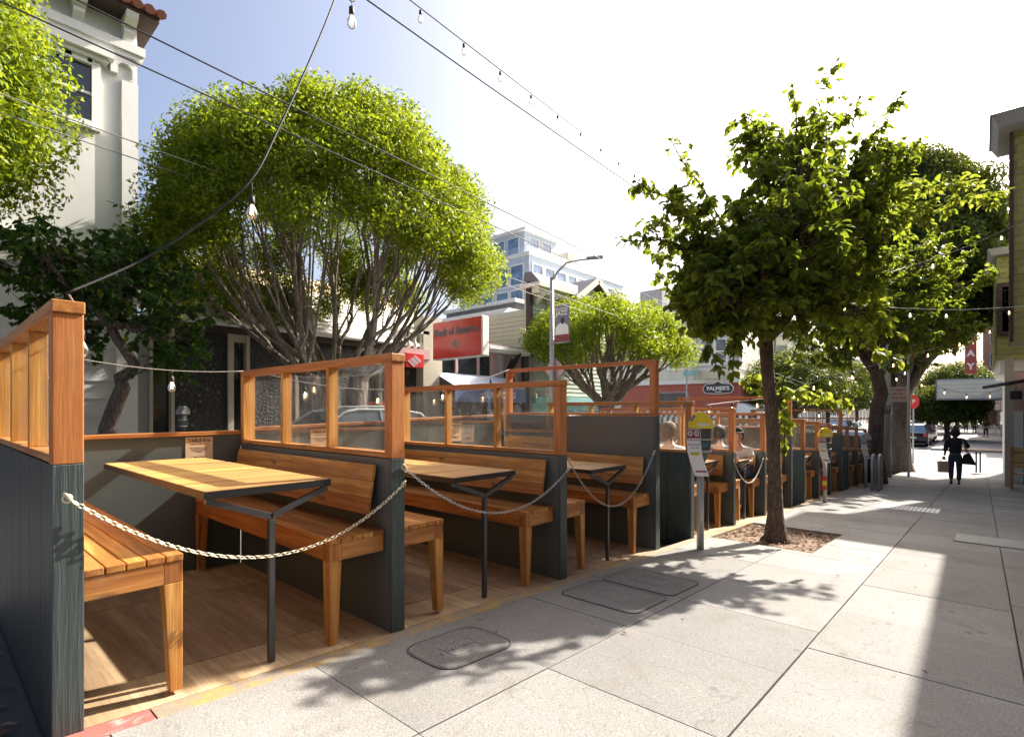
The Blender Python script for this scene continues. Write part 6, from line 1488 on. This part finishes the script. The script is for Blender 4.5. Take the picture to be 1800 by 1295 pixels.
# the walking woman, seen from behind
px = P(1679, 851, 15.82); by = px.y; t = thing('person', (px.x, by, gz(by)), 'person in black top and dark jeans walking away with a paper bag and shoulder bag', 'person', rz=YAW * .15)
Hm = 1.64
hip = (0, 0, .86, .13)
lh, rh = (-.42, .0), (.33, 0)
lw, rw = Vector((-.285, .03, .80)), Vector((.10, .12, 1.15))
hip = (0, 0, .86, .145)
body = [[hip, (0, 0, 1.0, .125), (0, .0, 1.18, .125), (0, -.005, 1.33, .10), (0, .0, 1.42, .052), (0, .01, 1.50, .05)],
        [hip, (-.085, 0, .80, .088), (-.09, .02, .46, .058), (-.10, -.10, .12, .038)], [hip, (.085, 0, .80, .088), (.095, .03, .45, .058), (.085, .04, .07, .038)],
        [(0, -.005, 1.33, .10), (-.17, 0, 1.34, .052), (-.215, .0, 1.08, .040), (-.25, .03, .86, .026)],
        [(0, -.005, 1.33, .10), (.17, 0, 1.34, .052), (.30, .0, 1.14, .040), (.20, .16, 1.13, .027)]]
ex = joinmesh([head_mesh((0, .012, 1.545), 1.0), limb_hand_mesh((-.25, .03, .86), (-.05, 0, -1)), limb_hand_mesh((.20, .16, 1.13), (-1, .2, .1))])
skinned('body', body, skin_d, t, 2, ex)
skinned('black_top', [[(0, 0, .90, .165), (0, 0, 1.08, .162), (0, 0, 1.2, .165), (0, -.005, 1.33, .125), (0, -.0, 1.405, .07)], [(0, -.005, 1.33, .118), (-.175, 0, 1.335, .075), (-.215, 0, 1.10, .066), (-.235, .01, .98, .060)], [(0, -.005, 1.33, .118), (.175, 0, 1.335, .075), (.303, 0, 1.145, .062), (.27, .06, 1.14, .056)]], cloth_black, t, 2)
skinned('jeans', [[(0, 0, 1.0, .135), (0, 0, .86, .160), (-.088, 0, .78, .10), (-.092, .02, .46, .073), (-.10, -.085, .17, .056)], [(0, 0, .86, .160), (.088, 0, .78, .10), (.096, .03, .45, .073), (.087, .04, .13, .056)]], denim, t, 2)
skinned('shoe', [[(-.10, -.14, .13, .034), (-.10, -.10, .06, .042), (-.10, .03, .04, .034)]], black, t, 1); skinned('shoe', [[(.085, .0, .06, .042), (.087, .06, .045, .042), (.088, .17, .035, .034)]], black, t, 1)
m = MB(); m.ell((0, -.012, 1.575), (.103, .112, .112), 16, 10); m.ell((0, -.05, 1.53), (.085, .08, .08), 14, 8); strands(m, (0, -.015, 1.575), (.108, .118, .12), (0, -1), 120, .03, 4); m.build('hair', hair_dark, t)
xx = Vector((px.x, by, gz(by)))
R3 = Matrix.Rotation(YAW * .15, 3, 'Z')
b_ = thing('paper_bag', xx + R3 @ Vector((-.27, .03, .36)), 'brown kraft paper carrier bag held in the walking person\'s left hand', 'bag', rz=YAW * .15 + .2)
m = MB(); m.hexa([(-.13, -.07, 0), (.13, -.07, 0), (.13, .07, 0), (-.13, .07, 0)], [(-.135, -.08, .33), (.135, -.08, .33), (.135, .08, .33), (-.135, .08, .33)]); m.build('bag_body', kraft, b_, .006)
m = MB(); 
for yy in (-.07, .07): m.tube([(-.06, yy, .33), (-.05, yy * .6, .41), (0, 0, .44), (.05, yy * .6, .41), (.06, yy, .33)], .006, 6)
m.build('handle', kraft, b_)
b_ = thing('shoulder_bag', xx + R3 @ Vector((.24, -.04, .62)), 'large dark shoulder bag hanging at the walking person\'s right hip', 'bag', rz=YAW * .15)
m = MB(); m.hexa([(-.10, -.08, .02), (.24, -.08, .0), (.24, .08, .0), (-.10, .08, .02)], [(-.06, -.04, .30), (.09, -.04, .36), (.09, .04, .36), (-.06, .04, .30)]); m.build('bag_body', cloth_black, b_, .03, 3)
m = MB(); m.tube([(.06, 0, .34), (.0, -.07, .5), (-.06, -.10, .66), (-.09, -.05, .76), (-.09, .05, .77), (-.04, .08, .6), (.02, .03, .35)], .013, 6); m.build('strap', grey, b_)

def sitter(loc, rz, label, shirt, hair, cap=None, arms='table', face=(0, 1), bun=False, trouser=denim, lean=.0, skin=skin_l):
    """seated facing local +y, seat top at z = .57"""
    t = thing('person', loc, label, 'person', rz=rz); zs = .57; L = lean; t.scale = (.92,) * 3; t.location.z += .04
    sh = (0, .02 + L, zs + .46)
    A = [[(0, 0, zs + .10, .115), (0, .02 + L * .4, zs + .28, .115), (*sh, .092), (0, .03 + L * 1.1, zs + .54, .048), (0, .045 + L * 1.2, zs + .61, .046)]]
    W_ = []
    for s in (-1, 1):
        A.append([(0, 0, zs + .10, .115), (s * .09, .06, zs + .085, .082), (s * .10, .40, zs + .07, .056), (s * .10, .42, .12, .036)])
        e = (s * .22, .14 + L, zs + .28); w_ = (s * .12, .36 + L, zs + .31); A.append([(*sh, .092), (s * .165, .02 + L, zs + .45, .048), (*e, .038), (*w_, .026)]); W_.append((w_, (-s * .4, 1, 0)))
    ex = joinmesh([head_mesh((0, .06 + L * 1.3, zs + .70), .98, face)] + [limb_hand_mesh(a, b) for a, b in W_])
    skinned('body', A, skin, t, 2, ex)
    skinned('shirt', [[(0, 0, zs + .08, .132), (0, .02 + L * .4, zs + .28, .134), (*sh, .112), (0, .03 + L * 1.05, zs + .535, .066)]] + [[(*sh, .108), (s * .165, .02 + L, zs + .45, .072), (s * .205, .09 + L, zs + .345, .056)] for s in (-1, 1)], shirt, t, 2)
    skinned('trousers', [[(0, 0, zs + .10, .125), (s * .09, .06, zs + .09, .094), (s * .10, .40, zs + .075, .068), (s * .10, .42, .16, .05)] for s in (-1, 1)], trouser, t, 1)
    for s in (-1, 1): skinned('shoe', [[(s * .10, .40, .05, .04), (s * .10, .46, .045, .04), (s * .10, .56, .035, .032)]], black, t, 1)
    hc = Vector((0, .04 + L * 1.3, zs + .725)); m = MB(); bdir = Vector((-face[0], -face[1], 0)).normalized() * .022
    m.ell(hc + bdir, (.086, .098, .105), 16, 10); strands(m, hc + bdir, (.088, .1, .107), (-face[0], -face[1]), 80, .03, int(loc[1] * 10))
    if bun: m.ell(hc + bdir * 3.6 + Vector((0, 0, -.03)), (.045, .045, .06), 10, 7)
    m.build('hair', hair, t)
    if cap:
        m = MB(); m.ell(hc + Vector((0, .01, .03)), (.09, .10, .085), 14, 8); f = Vector((face[0], face[1], 0)).normalized(); m.bar(hc + f * .06 + Vector((0, 0, .035)), hc + f * .17 + Vector((0, 0, .02)), .14, .012); m.build('cap', cap, t)
    return t
p = PS(1176, 790, 6.13); sitter((p.x, 6.13, gz(6.1)), 0, 'seated person with blonde bun and white shirt, back turned, just past the tall partition', cloth_white, hair_blond, bun=True)
p = PS(1264, 790, 7.48); sitter((p.x, 7.48, gz(7.4)), 0, 'seated person with dark hair and blue shirt behind the screen right of the nearest meter', cloth_blue, hair_dark)
p = PS(1301, 790, 8.30); sitter((p.x, 8.36, gz(8.3)), math.pi, 'seated person in dark cap and pale t-shirt leaning on the table left of the trunk', cloth_white, hair_dark, cap=cloth_black, lean=.10, face=(-.5, 1))
# glasses of water on tables
for (x, y, lab) in ((-3.1, 6.55, 'clear drinking glass on the table of the white-shirted person'), (-2.95, 7.9, 'clear drinking glass on the table of the person in the cap')):
    t = thing('drinking_glass', (x, y, gz(6.55 if y < 7 else 7.92) + .852), lab, 'glass'); MB().lathe([(.028, 0), (.034, .11), (.031, .11), (.026, .01)], seg=14).build('tumbler', bulbglass, t)
def stander(loc, rz, label, top, legs, hair, group=None):
    t = thing('person', loc, label, 'person', group, rz); hip = (0, 0, .86, .13)
    ex = joinmesh([head_mesh((0, .012, 1.56), 1.0), limb_hand_mesh((-.24, .03, .80), (0, 0, -1)), limb_hand_mesh((.24, .03, .80), (0, 0, -1))])
    skinned('body', [[hip, (0, 0, 1.0, .115), (0, 0, 1.2, .125), (0, 0, 1.34, .095), (0, .0, 1.44, .05), (0, .01, 1.5, .05)], [hip, (-.085, 0, .80, .088), (-.09, .10, .46, .058), (-.10, .12, .07, .038)], [hip, (.085, 0, .80, .088), (.09, -.02, .45, .058), (.085, -.16, .09, .038)],
      [(0, 0, 1.34, .095), (-.17, 0, 1.35, .052), (-.22, 0, 1.08, .04), (-.24, .03, .80, .026)], [(0, 0, 1.34, .095), (.17, 0, 1.35, .052), (.22, 0, 1.08, .04), (.24, .03, .80, .026)]], skin_l, t, 1, ex)
    skinned('top', [[(0, 0, .9, .142), (0, 0, 1.2, .145), (0, 0, 1.34, .112), (0, 0, 1.42, .065)], [(0, 0, 1.34, .112), (-.175, 0, 1.345, .07), (-.228, 0, 1.08, .056), (-.24, .02, .86, .04)], [(0, 0, 1.34, .112), (.175, 0, 1.345, .07), (.228, 0, 1.08, .056), (.24, .02, .86, .04)]], top, t, 1)
    skinned('trousers', [[(0, 0, .96, .12), (0, 0, .86, .145), (-.088, 0, .78, .10), (-.092, .10, .46, .072), (-.10, .12, .12, .052)], [(0, 0, .86, .145), (.088, 0, .78, .10), (.092, -.02, .45, .072), (.085, -.15, .13, .052)]], legs, t, 1)
    m = MB(); m.ell((0, -.012, 1.59), (.09, .10, .10), 12, 8); m.build('hair', hair, t); m = MB(); m.ell((-.10, .17, .045), (.045, .12, .045), 8, 6); m.ell((.085, -.12, .06), (.045, .12, .05), 8, 6); m.build('shoes', black, t)
for (u, Y_, tp_, lg, lab) in ((1698, 62, cloth_black, denim, 'distant pedestrian in black on the far sidewalk under the marquee'), (1713, 58, cloth_grey, cloth_black, 'distant pedestrian in a grey top right of the one in black on the far sidewalk'), (1733, 52, cloth_black, cloth_black, 'distant dark-clothed pedestrian near the white shopfront')):
    p = P(u, 740, Y_); stander((p.x, p.y, gz(p.y)), .2, lab, tp_, lg, hair_dark, 'distant pedestrians')
